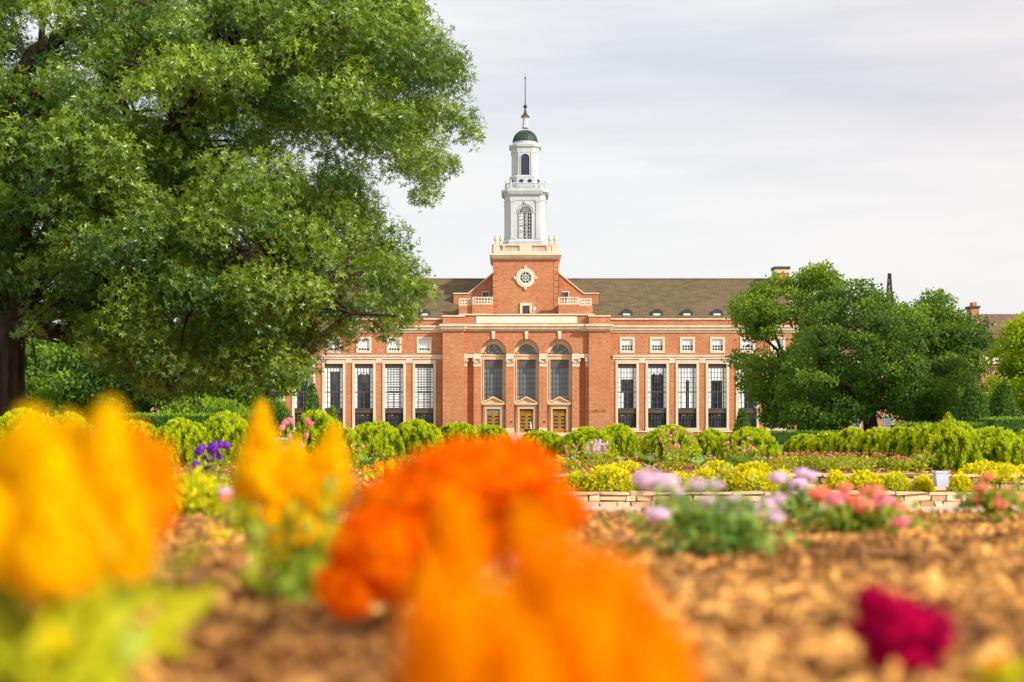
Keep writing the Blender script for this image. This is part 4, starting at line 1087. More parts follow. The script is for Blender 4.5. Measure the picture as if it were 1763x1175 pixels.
# the big oak at the left: outline read from the photograph, crown 7 m deep in front of and behind the trunk
oak_main = [(-60,-80),(690,-80),(712,8),(742,35),(770,60),(778,95),(802,112),(806,142),(816,160),(800,200),(806,240),(790,262),(775,300),(757,306),(735,338),(705,322),(660,330),(650,370),(690,392),(724,400),(732,436),(716,452),(700,440),(690,462),(712,482),(733,496),(728,530),(722,548),(724,572),(704,560),(690,574),(668,556),(650,538),(626,540),(612,570),(604,598),(608,618),(580,602),(555,612),(540,640),(515,652),(500,640),(482,668),(455,690),(430,676),(400,660),(370,668),(330,640),(300,662),(270,690),(245,660),(200,640),(150,610),(120,575),(60,560),(20,520),(-60,540)]
ex_n = 110
ed = rand_dirs(ex_n); ed[:,2] = np.abs(ed[:,2]); er = rng.uniform(.6,1.0,ex_n)[:,None]
EC = np.array([-15.5,39,12.5])+ed*er*np.array([10.5,9,9])
sx = CX+F*EC[:,0]/EC[:,1]; sy = HY-F*(EC[:,2]-EYE)/EC[:,1]
keep = (sx < -20) | (sy < -60); EC = EC[keep & (sx < 700)]
low = [(60,560),(130,580),(170,600),(200,585),(230,640),(290,640),(350,620),(250,675),(300,668),(400,640),(450,655),(500,625),(540,600),(590,588),(480,600),(350,655),(420,600),(700,530),(684,552),(705,500),(715,470),(690,520),(640,530),(600,560),(770,110),(790,150),(795,230),(785,190),(770,270),(745,300),(720,330),(660,560),(270,620),(320,640),(180,630),(215,615),(255,650),(380,620)]
rl = random.Random(8); EX = []
for (a_, b_) in low:
    for _ in range(2): EX.append(W(a_+rl.uniform(-16,16), b_+rl.uniform(-16,16), rl.uniform(34,38.5)))
EC = np.concatenate([EC, np.array(EX)])
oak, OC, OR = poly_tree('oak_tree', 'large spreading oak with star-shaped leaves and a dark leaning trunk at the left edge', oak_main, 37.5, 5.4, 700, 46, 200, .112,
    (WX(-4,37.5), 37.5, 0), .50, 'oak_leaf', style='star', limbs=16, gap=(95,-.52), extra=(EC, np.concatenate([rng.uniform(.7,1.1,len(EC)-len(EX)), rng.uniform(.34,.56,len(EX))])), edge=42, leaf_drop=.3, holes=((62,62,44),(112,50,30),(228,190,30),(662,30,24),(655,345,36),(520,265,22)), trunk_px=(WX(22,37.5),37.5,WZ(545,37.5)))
# the bare dark limb with dead twigs across the upper left
mb = MB(); lp = [W(18,165,36), W(60,92,35.5), W(120,50,35), W(170,26,35), W(235,8,35), W(330,12,35.4)]
mb.tube([W(14,330,37)]+lp, [.32,.26,.22,.18,.14,.10,.04], 10)
mb.tube([W(70,82,35.4), W(74,30,35), W(70,-30,35)], [.1,.08,.06], 6)
rr = random.Random(3)
for i in range(46):
    s = (118+rr.random()*40, 30+rr.random()*14); e = (s[0]+rr.uniform(-6,70), s[1]+rr.uniform(20,75)); m_ = ((s[0]+e[0])/2+rr.uniform(-8,14), (s[1]+e[1])/2-rr.uniform(0,14)); Yq = 34.7+rr.random()*.5
    mb.tube([W(*s,Yq), W(*m_,Yq), W(*e,Yq)], [.011,.008,.004], 4, 1)
mb.build('dead_branch', ['bark','bark_grey'], oak); mb = MB()
for i in range(34):    # dead twigs hanging under the limb at the middle right of the crown
    s = (390+rr.random()*60, 410+rr.random()*40); e = (s[0]+rr.uniform(-20,120), s[1]+rr.uniform(30,110)); m_ = ((s[0]+e[0])/2+rr.uniform(-10,20), (s[1]+e[1])/2-rr.uniform(0,20)); Yq = 33.4+rr.random()*1.4
    mb.tube([W(*s,Yq), W(*m_,Yq), W(*e,Yq)], [.008,.005,.003], 4, 1)
mb.tube([W(300,330,36), W(370,395,35), W(430,440,34.2), W(520,520,33.8), W(548,560,33.8)], [.2,.15,.1,.05,.02], 8)
mb.build('dead_branch', ['bark','bark_grey'], oak); mb = MB()
mb.tube([W(25,545,37.5), W(45,572,36.8), W(62,576,36.4), W(100,590,36)], [.3,.16,.1,.03], 8)
mb.tube([W(52,575,36.6), W(58,600,36.5), W(62,640,36.4)], [.05,.03,.015], 6)
mb.build('dead_branch', ['bark','bark_grey'], oak)

G1 = 'trees behind the clipped hedge at the left'
poly_tree('maple_tree', 'dark green round tree behind the oak, its thick trunk near the pale window frame', [(95,735),(60,640),(90,560),(170,500),(280,510),(330,590),(325,660),(300,715),(262,700),(230,716),(190,742),(130,748)], 112, 5, 130, 26, 260, .36, (WX(243,112),112,0), .62, 'maple_leaf', group=G1)
poly_tree('maple_tree', 'yellow-green tree directly left of the library, in front of its hidden windows', [(300,735),(300,620),(330,520),(400,450),(480,480),(530,560),(545,620),(520,660),(490,690),(488,728),(440,742),(360,740)], 122, 6, 150, 26, 250, .38, (WX(420,122),122,0), .4, 'far_leaf', group=G1)
poly_tree('maple_tree', 'shaded tree seen between the oak trunk and the yellow plumes', [(-80,740),(-90,560),(-20,500),(60,540),(105,620),(110,700),(90,742)], 130, 6, 110, 28, 260, .42, (WX(0,130),130,0), .5, 'maple_leaf', group=G1)
# dark shrub masses at the foot of the left trees
def dome_bush(name, label, cat, c, rx, ry, rz, n, leaf, mat, core='yew_leaf', group=None, up=.6, tuft=5, cone=0, ridg=.0, parent=None, seed=0, origin=None, tlo=.0, thi=1.0, asp=.4, kid='foliage'):
    """dense shrub: opaque inner body and thousands of upright sprays on its surface. c = centre of its base"""
    r_ = np.random.default_rng(seed+5)
    i = np.arange(n)+.5; ph = i*2.399963; zz = 1-1.12*(i/n); zz = np.clip(zz,-1,1); rad_ = np.sqrt(1-zz*zz)
    d = np.stack([np.cos(ph)*rad_, np.sin(ph)*rad_, zz],1); d = unit(d+r_.normal(size=d.shape)*.05)
    bump = np.array([mnoise.noise(Vector((a*2.3+seed*3.1,b*2.3,z*1.4))) for a,b,z in d])
    bump2 = np.array([mnoise.noise(Vector((a*7+seed,b*7,z*3.2))) for a,b,z in d])
    rr_ = 1+.10*bump+.11*bump2+ridg*r_.normal(size=n)
    P_ = d*rr_[:,None]
    if not cone and up > .5: P_[:,2] = np.sign(P_[:,2])*np.abs(P_[:,2])**.8
    if cone: 
        hz = np.clip((d[:,2]+.12)/1.12,0,1); wdt = (1-hz)**cone*(1+.09*bump+.07*bump2); az = np.arctan2(d[:,1],d[:,0])
        hz = r_.random(n)**1.35; wdt = (1-hz)**cone*(1+.09*bump+.07*bump2)+.02
        P_ = np.stack([np.cos(ph)*wdt, np.sin(ph)*wdt, hz],1); d = unit(np.stack([np.cos(ph),np.sin(ph),np.full(n,.4)],1))
    sc = np.array([rx,ry,rz])
    org = np.array([c[0],c[1],c[2]])
    lift = 0 if cone else .12*rz
    pos = org+P_*sc+np.array([0,0,lift]); 
    nd = unit(d/sc)
    VV=[];QQ=[];TT=[];o=0
    dirn = unit(nd*(1-up)+np.array([0,0,up])+r_.normal(size=(n,3))*.12)
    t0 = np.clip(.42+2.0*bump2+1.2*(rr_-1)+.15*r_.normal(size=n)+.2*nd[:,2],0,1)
    for b in range(tuft):
        p = pos+r_.normal(size=(n,3))*leaf*.28-nd*leaf*.2
        dd = unit(dirn+r_.normal(size=(n,3))*.38); s = unit(np.cross(dd, nd+r_.normal(size=(n,3))*.6)); L_ = leaf*(.55+.8*r_.random(n))
        v,q = kites(p,dd,s,L_,L_*asp); VV.append(v); QQ.append(q+o); o += len(v); TT.append(np.repeat(np.clip(t0+.16*r_.normal(size=n),tlo,thi),4))
    root = empty(name, tuple(org), label, cat, group)
    np_obj(kid, np.concatenate(VV), np.concatenate(QQ), np.concatenate(TT), mat, root)
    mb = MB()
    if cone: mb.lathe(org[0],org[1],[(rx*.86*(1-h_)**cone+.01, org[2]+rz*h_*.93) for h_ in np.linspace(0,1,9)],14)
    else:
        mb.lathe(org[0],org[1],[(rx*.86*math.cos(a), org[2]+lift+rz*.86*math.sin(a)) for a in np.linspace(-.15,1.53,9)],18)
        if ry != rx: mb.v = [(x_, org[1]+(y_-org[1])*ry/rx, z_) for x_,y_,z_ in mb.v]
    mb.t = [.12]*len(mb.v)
    mb.build('dark_core', core, root)  # solid dark core added inside so the shrub is not see-through
    return root
def shrub_px(name, label, cat, px, top, base, hw, Y, mat, n=900, leaf=.07, **k):
    z0 = WZ(base, Y); rz = (WZ(top,Y)-z0)
    if not k.get('cone'): rz /= 1.16
    rx = hw*Y/F
    return dome_bush(name, label, cat, (WX(px,Y),Y,z0), rx, k.pop('ry',rx), rz, n, leaf, mat, **k)
# cone-shaped yews
shrub_px('cone_yew', 'broad cone-clipped evergreen behind the tallest golden-green bush at the right', 'evergreen', 1675, 666, 762, 37, 108, 'yew_leaf', 1800, .2, cone=.6, seed=1, group='cone-clipped evergreens')
shrub_px('cone_yew', 'broad cone-clipped evergreen furthest right, next to the dark clipped hedge', 'evergreen', 1727, 664, 762, 39, 110, 'yew_leaf', 1800, .2, cone=.6, seed=2, group='cone-clipped evergreens')
shrub_px('cone_yew', 'small cone evergreen against the last tall window left of the right-hand trees', 'evergreen', 1277.5, 706, 752, 14.5, 195, 'yew_leaf', 700, .28, cone=.6, seed=3, group='cone-clipped evergreens')
shrub_px('cone_yew', 'tall dark cone evergreen against the left library wing beside the oak foliage', 'evergreen', 537, 662, 752, 19, 190, 'yew_leaf', 800, .28, cone=.55, seed=4, group='cone-clipped evergreens')
shrub_px('cone_yew', 'tiny pointed evergreen whose tip shows above the bushes left of the library', 'evergreen', 573, 700, 752, 9, 190, 'hedge_leaf', 400, .25, cone=.6, seed=5, group='cone-clipped evergreens')
shrub_px('yew_shrub', 'rounded dark shrub below the yellow-green tree beside the library corner', 'shrub', 466, 690, 752, 34, 116, 'yew_leaf', 900, .25, seed=6, up=.2)
shrub_px('yew_shrub', 'wide dark shrub at the foot of the left trees behind the clipped hedge', 'shrub', 355, 690, 752, 92, 104, 'far_leaf', 1500, .28, seed=7, up=.1)
# right-hand tree group
G2 = 'large trees at the right end of the library'
poly_tree('linden_tree', 'left tree of the right-hand group, pale tips against the tiled roof', [(1250,640),(1262,612),(1290,590),(1262,560),(1262,530),(1275,498),(1300,486),(1318,470),(1350,472),(1378,476),(1392,455),(1418,458),(1438,474),(1450,500),(1470,560),(1450,700),(1400,745),(1345,738),(1310,730),(1310,700),(1285,668),(1268,650)], 152, 7, 190, 22, 190, .34, (WX(1388,152),152,0), .6, 'far_leaf', group=G2, gap=(45,-.34), edge=16, bark='bark')
poly_tree('linden_tree', 'broad dark central tree of the right-hand group with low sweeping branches', [(1345,735),(1340,660),(1362,590),(1400,520),(1440,490),(1478,480),(1505,498),(1560,515),(1600,560),(1650,620),(1690,690),(1670,722),(1600,742),(1560,735),(1510,720),(1480,728),(1440,745),(1400,745)], 138, 9, 300, 20, 190, .30, (WX(1498,138),138,0), .75, 'maple_leaf', group=G2, edge=18)
poly_tree('linden_tree', 'right tree of the right-hand group reaching towards the small chimney', [(1560,740),(1545,660),(1560,560),(1550,525),(1590,503),(1640,508),(1655,540),(1690,545),(1702,570),(1722,590),(1712,606),(1690,604),(1700,650),(1712,700),(1690,742)], 146, 7, 190, 20, 190, .32, (WX(1615,146),146,0), .6, 'maple_leaf', group=G2, edge=18)
poly_tree('locust_tree', 'bright yellow-green feathery tree cut off by the right edge', [(1716,615),(1735,585),(1740,555),(1770,535),(1850,540),(1900,640),(1880,740),(1770,742),(1740,700),(1722,660),(1735,640)], 128, 4, 150, 24, 240, .28, (WX(1815,128),128,0), .35, 'light_leaf', edge=10)
poly_tree('locust_tree', 'small bright tree between the two broad cone evergreens and the brick hall', [(1695,665),(1706,642),(1722,646),(1738,668),(1745,700),(1735,730),(1700,735),(1690,700)], 150, 2, 30, 12, 120, .26, (WX(1715,150),150,0), .2, 'light_leaf', edge=5)
# distant wood on the horizon
n = 900; Cn = np.stack([rng.uniform(-420,420,n), rng.uniform(380,440,n), rng.uniform(0,11,n)],1); Cn[:,2] *= .6+.4*np.sin(Cn[:,0]*.05)
v,q,t = foliage(Cn, rng.uniform(3,6,n), 60, 1.6, 'kite'); tag(np_obj('far_wood', v,q,t,'far_leaf'), 'distant belt of dark trees along the horizon behind the buildings', 'wood', kind='stuff')

# clipped hedges
def box_hedge(label, px0, px1, top, Y, depth, mat, leaf=.1, dens=90, group='clipped hedges'):
    x0, x1, z1 = WX(px0,Y), WX(px1,Y), WZ(top,Y); root = empty('clipped_hedge', ((x0+x1)/2,Y,0), label, 'hedge', group)
    nf = int((x1-x0)*z1*dens); nt_ = int((x1-x0)*depth*dens)
    pf = np.stack([rng.uniform(x0,x1,nf), Y+rng.normal(size=nf)*.04, rng.uniform(0,z1,nf)],1); pt_ = np.stack([rng.uniform(x0,x1,nt_), rng.uniform(Y,Y+depth,nt_), z1+rng.normal(size=nt_)*.03],1)
    p = np.concatenate([pf,pt_]); d = unit(rand_dirs(len(p))+np.concatenate([np.tile([0,-.8,.5],(nf,1)), np.tile([0,-.1,1.],(nt_,1))])); s = perp(d)
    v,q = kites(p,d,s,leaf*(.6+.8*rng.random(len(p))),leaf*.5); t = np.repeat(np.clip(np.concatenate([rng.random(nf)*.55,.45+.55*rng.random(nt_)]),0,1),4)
    np_obj('foliage', v,q,t,mat,root); mb = MB(); mb.box(x0,x1,Y+.05,Y+depth,0,z1-.03); mb.t = [.1]*8; mb.build('dark_core','yew_leaf',root)  # the box is a solid dark core added behind the hedge leaves
box_hedge('long level clipped hedge behind the bushes at the left, below the oak', 195, 445, 716, 66, 1.6, 'hedge_leaf', .13, 160)
box_hedge('low dark clipped hedge below the left part of the right-hand trees', 1322, 1480, 745, 118, 2, 'yew_leaf', .2, 45)
box_hedge('tall dark clipped hedge at the right edge behind the last round bush', 1712, 1850, 722, 84, 3, 'hedge_leaf', .16, 60)
box_hedge('thin clipped hedge running behind the receding row of bushes at the right', 1545, 1700, 731, 84, 1.5, 'hedge_leaf', .15, 60)

# ball-shaped golden thuja bushes on the far bed
B_ = [  # px centre, top, base, half width, distance, label
 (40,706,802,62,31,'leftmost rounded thuja bush, half hidden by the blurred yellow plumes'),
 (118,712,802,40,31,'rounded thuja bush showing between the two tips of the yellow plumes'),
 (232,724,802,50,31,'low thuja bush just right of the yellow plumes, before the clipped hedge'),
 (312,720,802,48,31,'rounded thuja bush left of the purple flowers'),
 (388,711,802,46,31.4,'tallest of the thuja bushes directly behind the purple flowers'),
 (548,708,800,44,33,'high thuja bush behind the second group of yellow plumes'),
 (590,736,802,34,31,'small thuja bush in front, right of the tip of the second yellow plumes'),
 (645,726,797,47,33.5,'rounded thuja bush below the second tall window left of the entrance'),
 (716,724,786,44,36,'rounded thuja bush below the tall window nearest the entrance at the left'),
 (789,728,779,37,39,'thuja bush before the left brick pier of the entrance'),
 (842,731,775,36,40,'thuja bush before the left doorway'),
 (932,741,792,43,35,'low thuja bush below the fountain bowl'),
 (1010,737,794,48,34,'rounded thuja bush before the right brick pier of the entrance'),
 (1062,731,790,35,36,'thuja bush overlapping its neighbour under the first right wing window'),
 (1100,752,792,24,39,'smallest thuja bush, tucked between two larger ones right of the entrance'),
 (1153,732,800,47,33,'large round thuja bush behind the pink globe flowers'),
 (1222,740,797,37,35,'thuja bush left of the gap where the lawn shows, second one along'),
 (1291,737,806,50,31.5,'broad thuja bush beside the gap where the lawn shows'),
 (1385,747,800,35,38,'first bush of the receding row right of the lawn gap'),
 (1428,744,800,36,36.5,'second bush of the receding row right of the lawn gap'),
 (1470,738,800,38,35,'third bush of the receding row right of the lawn gap'),
 (1515,737,802,38,33.5,'middle bush of the receding row, above the zinnia border'),
 (1556,734,805,40,32,'bush of the receding row two places before the pointed one'),
 (1592,731,808,42,30.8,'bush of the receding row touching the pointed one'),
 (1634,726,820,53,29.6,'tallest thuja bush with a pointed tip, behind the white box'),
 (1706,737,815,58,30,'wide round thuja bush with a brown hole near its top, right of the white box'),
 (1782,740,812,48,31,'last thuja bush, cut by the right edge'),
]
protos = []
for k in range(4):
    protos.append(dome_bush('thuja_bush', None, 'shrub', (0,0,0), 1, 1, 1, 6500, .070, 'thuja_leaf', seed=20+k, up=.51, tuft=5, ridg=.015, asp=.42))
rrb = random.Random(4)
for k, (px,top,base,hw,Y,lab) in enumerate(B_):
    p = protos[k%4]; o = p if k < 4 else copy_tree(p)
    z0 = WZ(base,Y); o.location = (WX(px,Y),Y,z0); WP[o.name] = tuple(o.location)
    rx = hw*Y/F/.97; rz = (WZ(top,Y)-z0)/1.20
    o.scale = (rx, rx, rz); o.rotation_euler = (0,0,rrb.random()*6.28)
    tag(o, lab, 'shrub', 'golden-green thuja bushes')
# pointed tip of the tall one is its own leader shoot
for o in COL.objects:
    if o.get('label','').startswith('tallest thuja bush with'): tallb = o
Yq = 29.6
pts = W(1633,718,Yq); 
n = 500; hh = rng.random(n)**1.2; p = np.stack([WX(1633,Yq)+(rng.normal(size=n)*.10*(1-hh)), Yq+rng.normal(size=n)*.10*(1-hh), WZ(742,Yq)+hh*(WZ(716,Yq)-WZ(742,Yq))],1)
d = unit(np.tile([0,0,1.],(n,1))+rng.normal(size=(n,3))*.3); v,q = kites(p,d,perp(d),.10,.035)
lead = np_obj('leader_shoot', v,q,np.repeat(.3+.6*rng.random(n),4),'thuja_leaf', None)
tag(lead, kind='stuff'); lead.parent = tallb; bpy.context.view_layer.update(); lead.matrix_parent_inverse = tallb.matrix_world.inverted()

# ------------------------------------------------------------------ garden plants
def gz(px, Y): return ground_z(WX(px,Y), Y)
def mound(label, px, top, hw, Y, mat='gold_leaf', n=420, leaf=.05, cat='shrub', name='golden_shrub', group='low golden shrubs on the terraces', base=None, seed=0, ry=None):
    hw = hw*(.8 if n == 420 else 1); z0 = gz(px,Y) if base is None else WZ(base,Y); rx = hw*Y/F; rz = max(.08,(WZ(top,Y)-z0))
    return dome_bush(name, label, cat, (WX(px,Y),Y,z0), rx, ry or rx*.8, rz/1.1, n, leaf, mat, core='flower_leaf', group=group, up=.35, tuft=5, ridg=.08, seed=seed, asp=.55)
mound('largest golden shrub on the lower terrace, right of the orange crest', 1047, 808, 42, 26.9, n=900, seed=1, ry=.3)
mound('green tail of foliage against the largest golden shrub', 1087, 822, 14, 27.0, 'flower_leaf', 300, name='green_tuft', cat='plant', group=None, seed=2)
mound('golden shrub partly hidden by the lavender flowers, nearest the large one', 1172, 818, 30, 26.9, seed=3)
mound('golden shrub behind the middle of the lavender flowers', 1215, 812, 28, 27.0, seed=4)
mound('golden shrub left of the bare stone gap in the upper wall', 1258, 808, 26, 27, seed=5)
mound('bright golden shrub right of the bare stone gap in the upper wall', 1300, 814, 34, 26.9, n=600, seed=6, ry=.3)
mound('small golden shrub behind the pale pink blooms', 1345, 814, 22, 27.1, seed=7)
mound('golden shrub left of centre between the pink blooms and the white box', 1440, 816, 20, 27, seed=8)
mound('wide golden shrub under the dark shadowed slab of the upper wall', 1488, 816, 27, 27, n=600, seed=9)
mound('reddish-orange shrub among the golden ones on the lower terrace', 1540, 818, 24, 27, 'lime_leaf', 400, seed=10)
mound('small golden shrub directly left of the white box', 1590, 824, 20, 27, seed=11)
mound('small golden shrub directly right of the white box', 1654, 822, 22, 27, seed=12)
mound('long golden shrub spilling over the short ledge at the right', 1705, 800, 52, 28.0, n=1100, seed=13, base=829, ry=.5)
mound('golden ground shrub running out of frame at the right edge', 1765, 806, 26, 28.0, n=500, seed=14, base=829)
mound('small rusty shrub in the shaded niche of the upper wall at the left', 990, 818, 22, 27, 'lime_leaf', 350, seed=15)
mound('lime shrub above the upper wall behind the lavender flowers', 1235, 797, 30, 28.8, n=420, seed=16)
mound('flat golden shrub on the mulch above the largest one', 1080, 799, 24, 29, n=350, seed=17)
mound('low golden shrub on the upper bed left of the zinnia border', 1300, 800, 26, 28.6, n=350, seed=18)
mound('yellow-green leafy mound in front of the purple flowers', 330, 828, 66, 7.6, 'lime_leaf', 520, .038, name='lime_mound', cat='plant', group=None, seed=19)
mound('second lime mound spilling left behind the yellow plumes', 268, 836, 40, 8.0, 'lime_leaf', 380, .036, name='lime_mound', cat='plant', group=None, seed=21)
mound('small green seedling mound left of the purple flowers', 285, 812, 18, 15, 'flower_leaf', 200, .05, name='green_tuft', cat='plant', group=None, seed=22)

def flower_plant(name, label, x, y, z, h, w, nf, col, fs, leafm='bed_leaf', nl=60, leaf=.06, kind='disc', group=None, cat='flowers', lean=.5, cols=None, fz=(.75,1.05), stemr=.004, seed=0, heads='blossom'):
    r_ = np.random.default_rng(seed+100); root = empty(name, (x,y,z), label, cat, group); rr = random.Random(seed)
    p = np.stack([x+r_.normal(size=nl)*w*.32, y+r_.normal(size=nl)*w*.32, z+r_.random(nl)**.8*h*.8],1)
    d = unit(r_.normal(size=(nl,3))*.8+np.array([0,0,.5])); s = unit(np.cross(d, r_.normal(size=(nl,3))))
    v,q = kites(p,d,s,leaf*(.6+.8*r_.random(nl)),leaf*.42); np_obj('leaves', v,q,np.repeat(r_.random(nl),4),leafm,root)
    mb = MB(); heads_ = []
    for i in range(nf):
        a = rr.random()*6.28; q_ = rr.random()**.5*w*.5; hx, hy, hz = x+math.cos(a)*q_, y+math.sin(a)*q_, z+h*rr.uniform(*fz)
        mb.tube([(x+(hx-x)*.25,y+(hy-y)*.25,z),(x+(hx-x)*.7,y+(hy-y)*.7,z+(hz-z)*.6),(hx,hy,hz)],[stemr*1.2,stemr,stemr],4,0,rr.random()); heads_.append((hx,hy,hz))
    if nf: mb.build('stem', leafm, root)
    for (hx,hy,hz) in heads_:
        cm = rr.choice(cols) if cols else col; m = MB(); f = fs*rr.uniform(.75,1.2); tilt = rr.uniform(-.5,.5)
        if kind == 'disc':
            for ring_, (k_, r2, up_) in enumerate(((9,1,.15),(7,.65,.4))):
                for j in range(k_):
                    a = 6.283*j/k_+rr.random()*.3; ca, sa = math.cos(a), math.sin(a); r1 = f*.5*r2
                    m.add([(hx,hy,hz),(hx+ca*r1*.6-sa*r1*.26,hy+sa*r1*.6+ca*r1*.26,hz+r1*up_),(hx+ca*r1,hy+sa*r1,hz+r1*(up_-.12)),(hx+ca*r1*.6+sa*r1*.26,hy+sa*r1*.6-ca*r1*.26,hz+r1*up_)],[(0,1,2,3)],0,rr.random())
            m.ball((hx,hy,hz+f*.06), f*.16, 6, 4, t=.9)
        elif kind == 'globe':
            m.ball((hx,hy,hz), f*.36, 8, 6, t=rr.random())
            for j in range(26):
                dv = Vector((rr.gauss(0,1),rr.gauss(0,1),rr.gauss(0,1)+.3)).normalized(); sv = dv.cross(Vector((rr.random(),rr.random(),rr.random()))).normalized()*f*.10; b0 = Vector((hx,hy,hz))+dv*f*.28
                m.add([b0,b0+dv*f*.13+sv,b0+dv*f*.26,b0+dv*f*.13-sv],[(0,1,2,3)],0,rr.random())
        elif kind == 'spike':
            for j in range(40):
                t = j/40; a = j*2.4; rad_ = f*.28*(1-t)**.6+.002; b0 = Vector((hx+math.cos(a)*rad_*.3,hy+math.sin(a)*rad_*.3,hz-f*.2+t*f*1.3)); dv = Vector((math.cos(a),math.sin(a),.7)).normalized(); sv = dv.cross(Vector((0,0,1))).normalized()*f*.08
                m.add([b0,b0+dv*rad_*.6+sv,b0+dv*rad_*1.2,b0+dv*rad_*.6-sv],[(0,1,2,3)],0,rr.random())
        elif kind == 'cluster':
            for j in range(16):
                a = rr.random()*6.28; q_ = rr.random()**.5*f*.5; c_ = (hx+math.cos(a)*q_,hy+math.sin(a)*q_,hz+f*.12*(1-(q_/f*2)**2)+rr.random()*f*.08)
                for b in range(5):
                    a2 = 6.283*b/5+a; r1 = f*.16; m.add([c_,(c_[0]+math.cos(a2-.5)*r1*.8,c_[1]+math.sin(a2-.5)*r1*.8,c_[2]+r1*.2),(c_[0]+math.cos(a2)*r1*1.1,c_[1]+math.sin(a2)*r1*1.1,c_[2]+r1*.15),(c_[0]+math.cos(a2+.5)*r1*.8,c_[1]+math.sin(a2+.5)*r1*.8,c_[2]+r1*.2)],[(0,1,2,3)],0,rr.random())
        m.build(heads, cm, root, (hx,hy,hz))
    return root
sd = 0
# zinnia border behind the upper wall at the right
ZC = ['pet_zorange','pet_pink','pet_salmon','pet_pink','pet_zorange']
for i in range(26):
    px = 1352+i*9.3+rrb.uniform(-3,3); Y = 28.6+rrb.random()*1.6; sd += 1
    hz_ = (.30 if px < 1480 else .24)+rrb.random()*.06
    pool = ['pet_pink','pet_salmon','pet_purple','pet_zorange'] if i%5 == 2 else (['pet_pink','pet_zorange','pet_pink'] if px < 1480 else ['pet_pink','pet_salmon','pet_pink','pet_salmon'])
    flower_plant('zinnia_plant', 'bedding zinnia in the long bright border above the upper stone wall', WX(px,Y),Y,gz(px,Y), hz_, .40, 6, None, .095, nl=90, leaf=.09, cols=pool, fz=(.85,1.15), group='zinnias in the long border above the stone wall', seed=sd)
flower_plant('zinnia_plant', 'taller pale-leaved plant with salmon heads at the right end of the zinnia border', WX(1588,29),29,gz(1588,29),.42,.36,9,None,.06,nl=130,leaf=.10,cols=['pet_salmon','pet_pink'],seed=400)
# scattered bedding plants on the upper bed
for i in range(26):
    px = rrb.uniform(935,1350); Y = rrb.uniform(28.4,32.5); sd += 1
    c_ = rrb.choice(['pet_salmon','pet_yellow','pet_zorange','pet_lav','pet_lav'])
    flower_plant('bedding_plant', 'small bright bedding plant on mulch between the upper wall and the bushes', WX(px,Y),Y,gz(px,Y), .14+rrb.random()*.14, .30, 6, c_, .085, nl=45, leaf=.07, group='bedding plants on the mulch before the bushes', seed=sd)
for i in range(16):
    px = rrb.uniform(380,900); Y = rrb.uniform(28,32); sd += 1
    c_ = rrb.choice(['pet_salmon','pet_pink','pet_zorange','pet_yellow'])
    flower_plant('bedding_plant', 'small bright bedding plant on the mulch left of the orange crest', WX(px,Y),Y,gz(px,Y), .16+rrb.random()*.12, .28, 5, c_, .07, nl=50, leaf=.08, group='bedding plants on the mulch left of the orange crest', seed=sd)
# pink globe flowers on tall stems
for (px,Y,h,w,nf,lab) in ((1170,30.5,.78,1.0,22,'tall wiry plant with pink globe flowers before the large round bush'),(1026,30.5,.55,.8,14,'cluster of pink globe flowers right of the low bush under the fountain'),
      (985,31,.45,.5,9,'loose pale pink flowers left of the cluster under the fountain'),(1270,29.8,.62,.7,12,'pink globe flowers beside broad leaves left of the lawn gap'),(1290,29.6,.5,.4,6,'sparse pink globe flowers nearest the lawn gap'),
      (508,28,1.0,.6,10,'tall pink flowers between the two tips of the second yellow plumes'),(600,29,.6,.6,6,'pink flowers right of the second yellow plumes')):
    sd += 1; flower_plant('globe_flower_plant', lab, WX(px,Y),Y,gz(px,Y),h,w,nf,'pet_pink' if px in (508,) else 'pet_lav' if px == 1026 else 'pet_pink',.075 if px != 508 else .15,nl=120,leaf=.10,kind='globe',fz=(.5,1.05),seed=sd)
flower_plant('spike_flower_plant', 'pale mauve spires left of the large round bush', WX(1022,30),30,gz(1022,30),.42,.25,6,'pet_lav',.20,nl=30,kind='spike',seed=77)
flower_plant('purple_salvia', 'clump of deep purple flower spikes above the yellow-green mound', WX(364,14.0),14.0,gz(364,14.0),.40,.46,14,'pet_purple',.095,nl=260,leaf=.07,kind='globe',fz=(.55,1.15),seed=78,stemr=.003)
# broad-leaved plants
def broad(label, px, Y, h, nl, seed, mat='broad_leaf', wid=.3):
    r_ = random.Random(seed); x, z = WX(px,Y), gz(px,Y); mb = MB()
    for i in range(nl):
        a = 6.283*i/nl+r_.random(); Ln = h*r_.uniform(.8,1.25); el = r_.uniform(.5,1.15); n_ = 6; L1=[]; R1=[]
        for j in range(n_+1):
            t = j/n_; rad_ = Ln*t*math.cos(el)*(1+.3*t); zz = z+Ln*math.sin(el)*(t-.38*t*t); w_ = wid*Ln*.5*math.sin(math.pi*min(1,.06+t*.94))**.8*(1-.25*t)
            cx_, cy_ = x+math.cos(a)*rad_, Y+math.sin(a)*rad_
            L1.append((cx_-math.sin(a)*w_, cy_+math.cos(a)*w_, zz+w_*.3)); R1.append((cx_+math.sin(a)*w_, cy_-math.cos(a)*w_, zz+w_*.3))
        for j in range(n_): mb.add([L1[j],R1[j],R1[j+1],L1[j+1]],[(0,1,2,3)],0,r_.random())
    return tag(mb.build('broad_leaf_plant', mat, None, (x,Y,z)), label, 'plant', 'broad-leaved plants before the bushes')
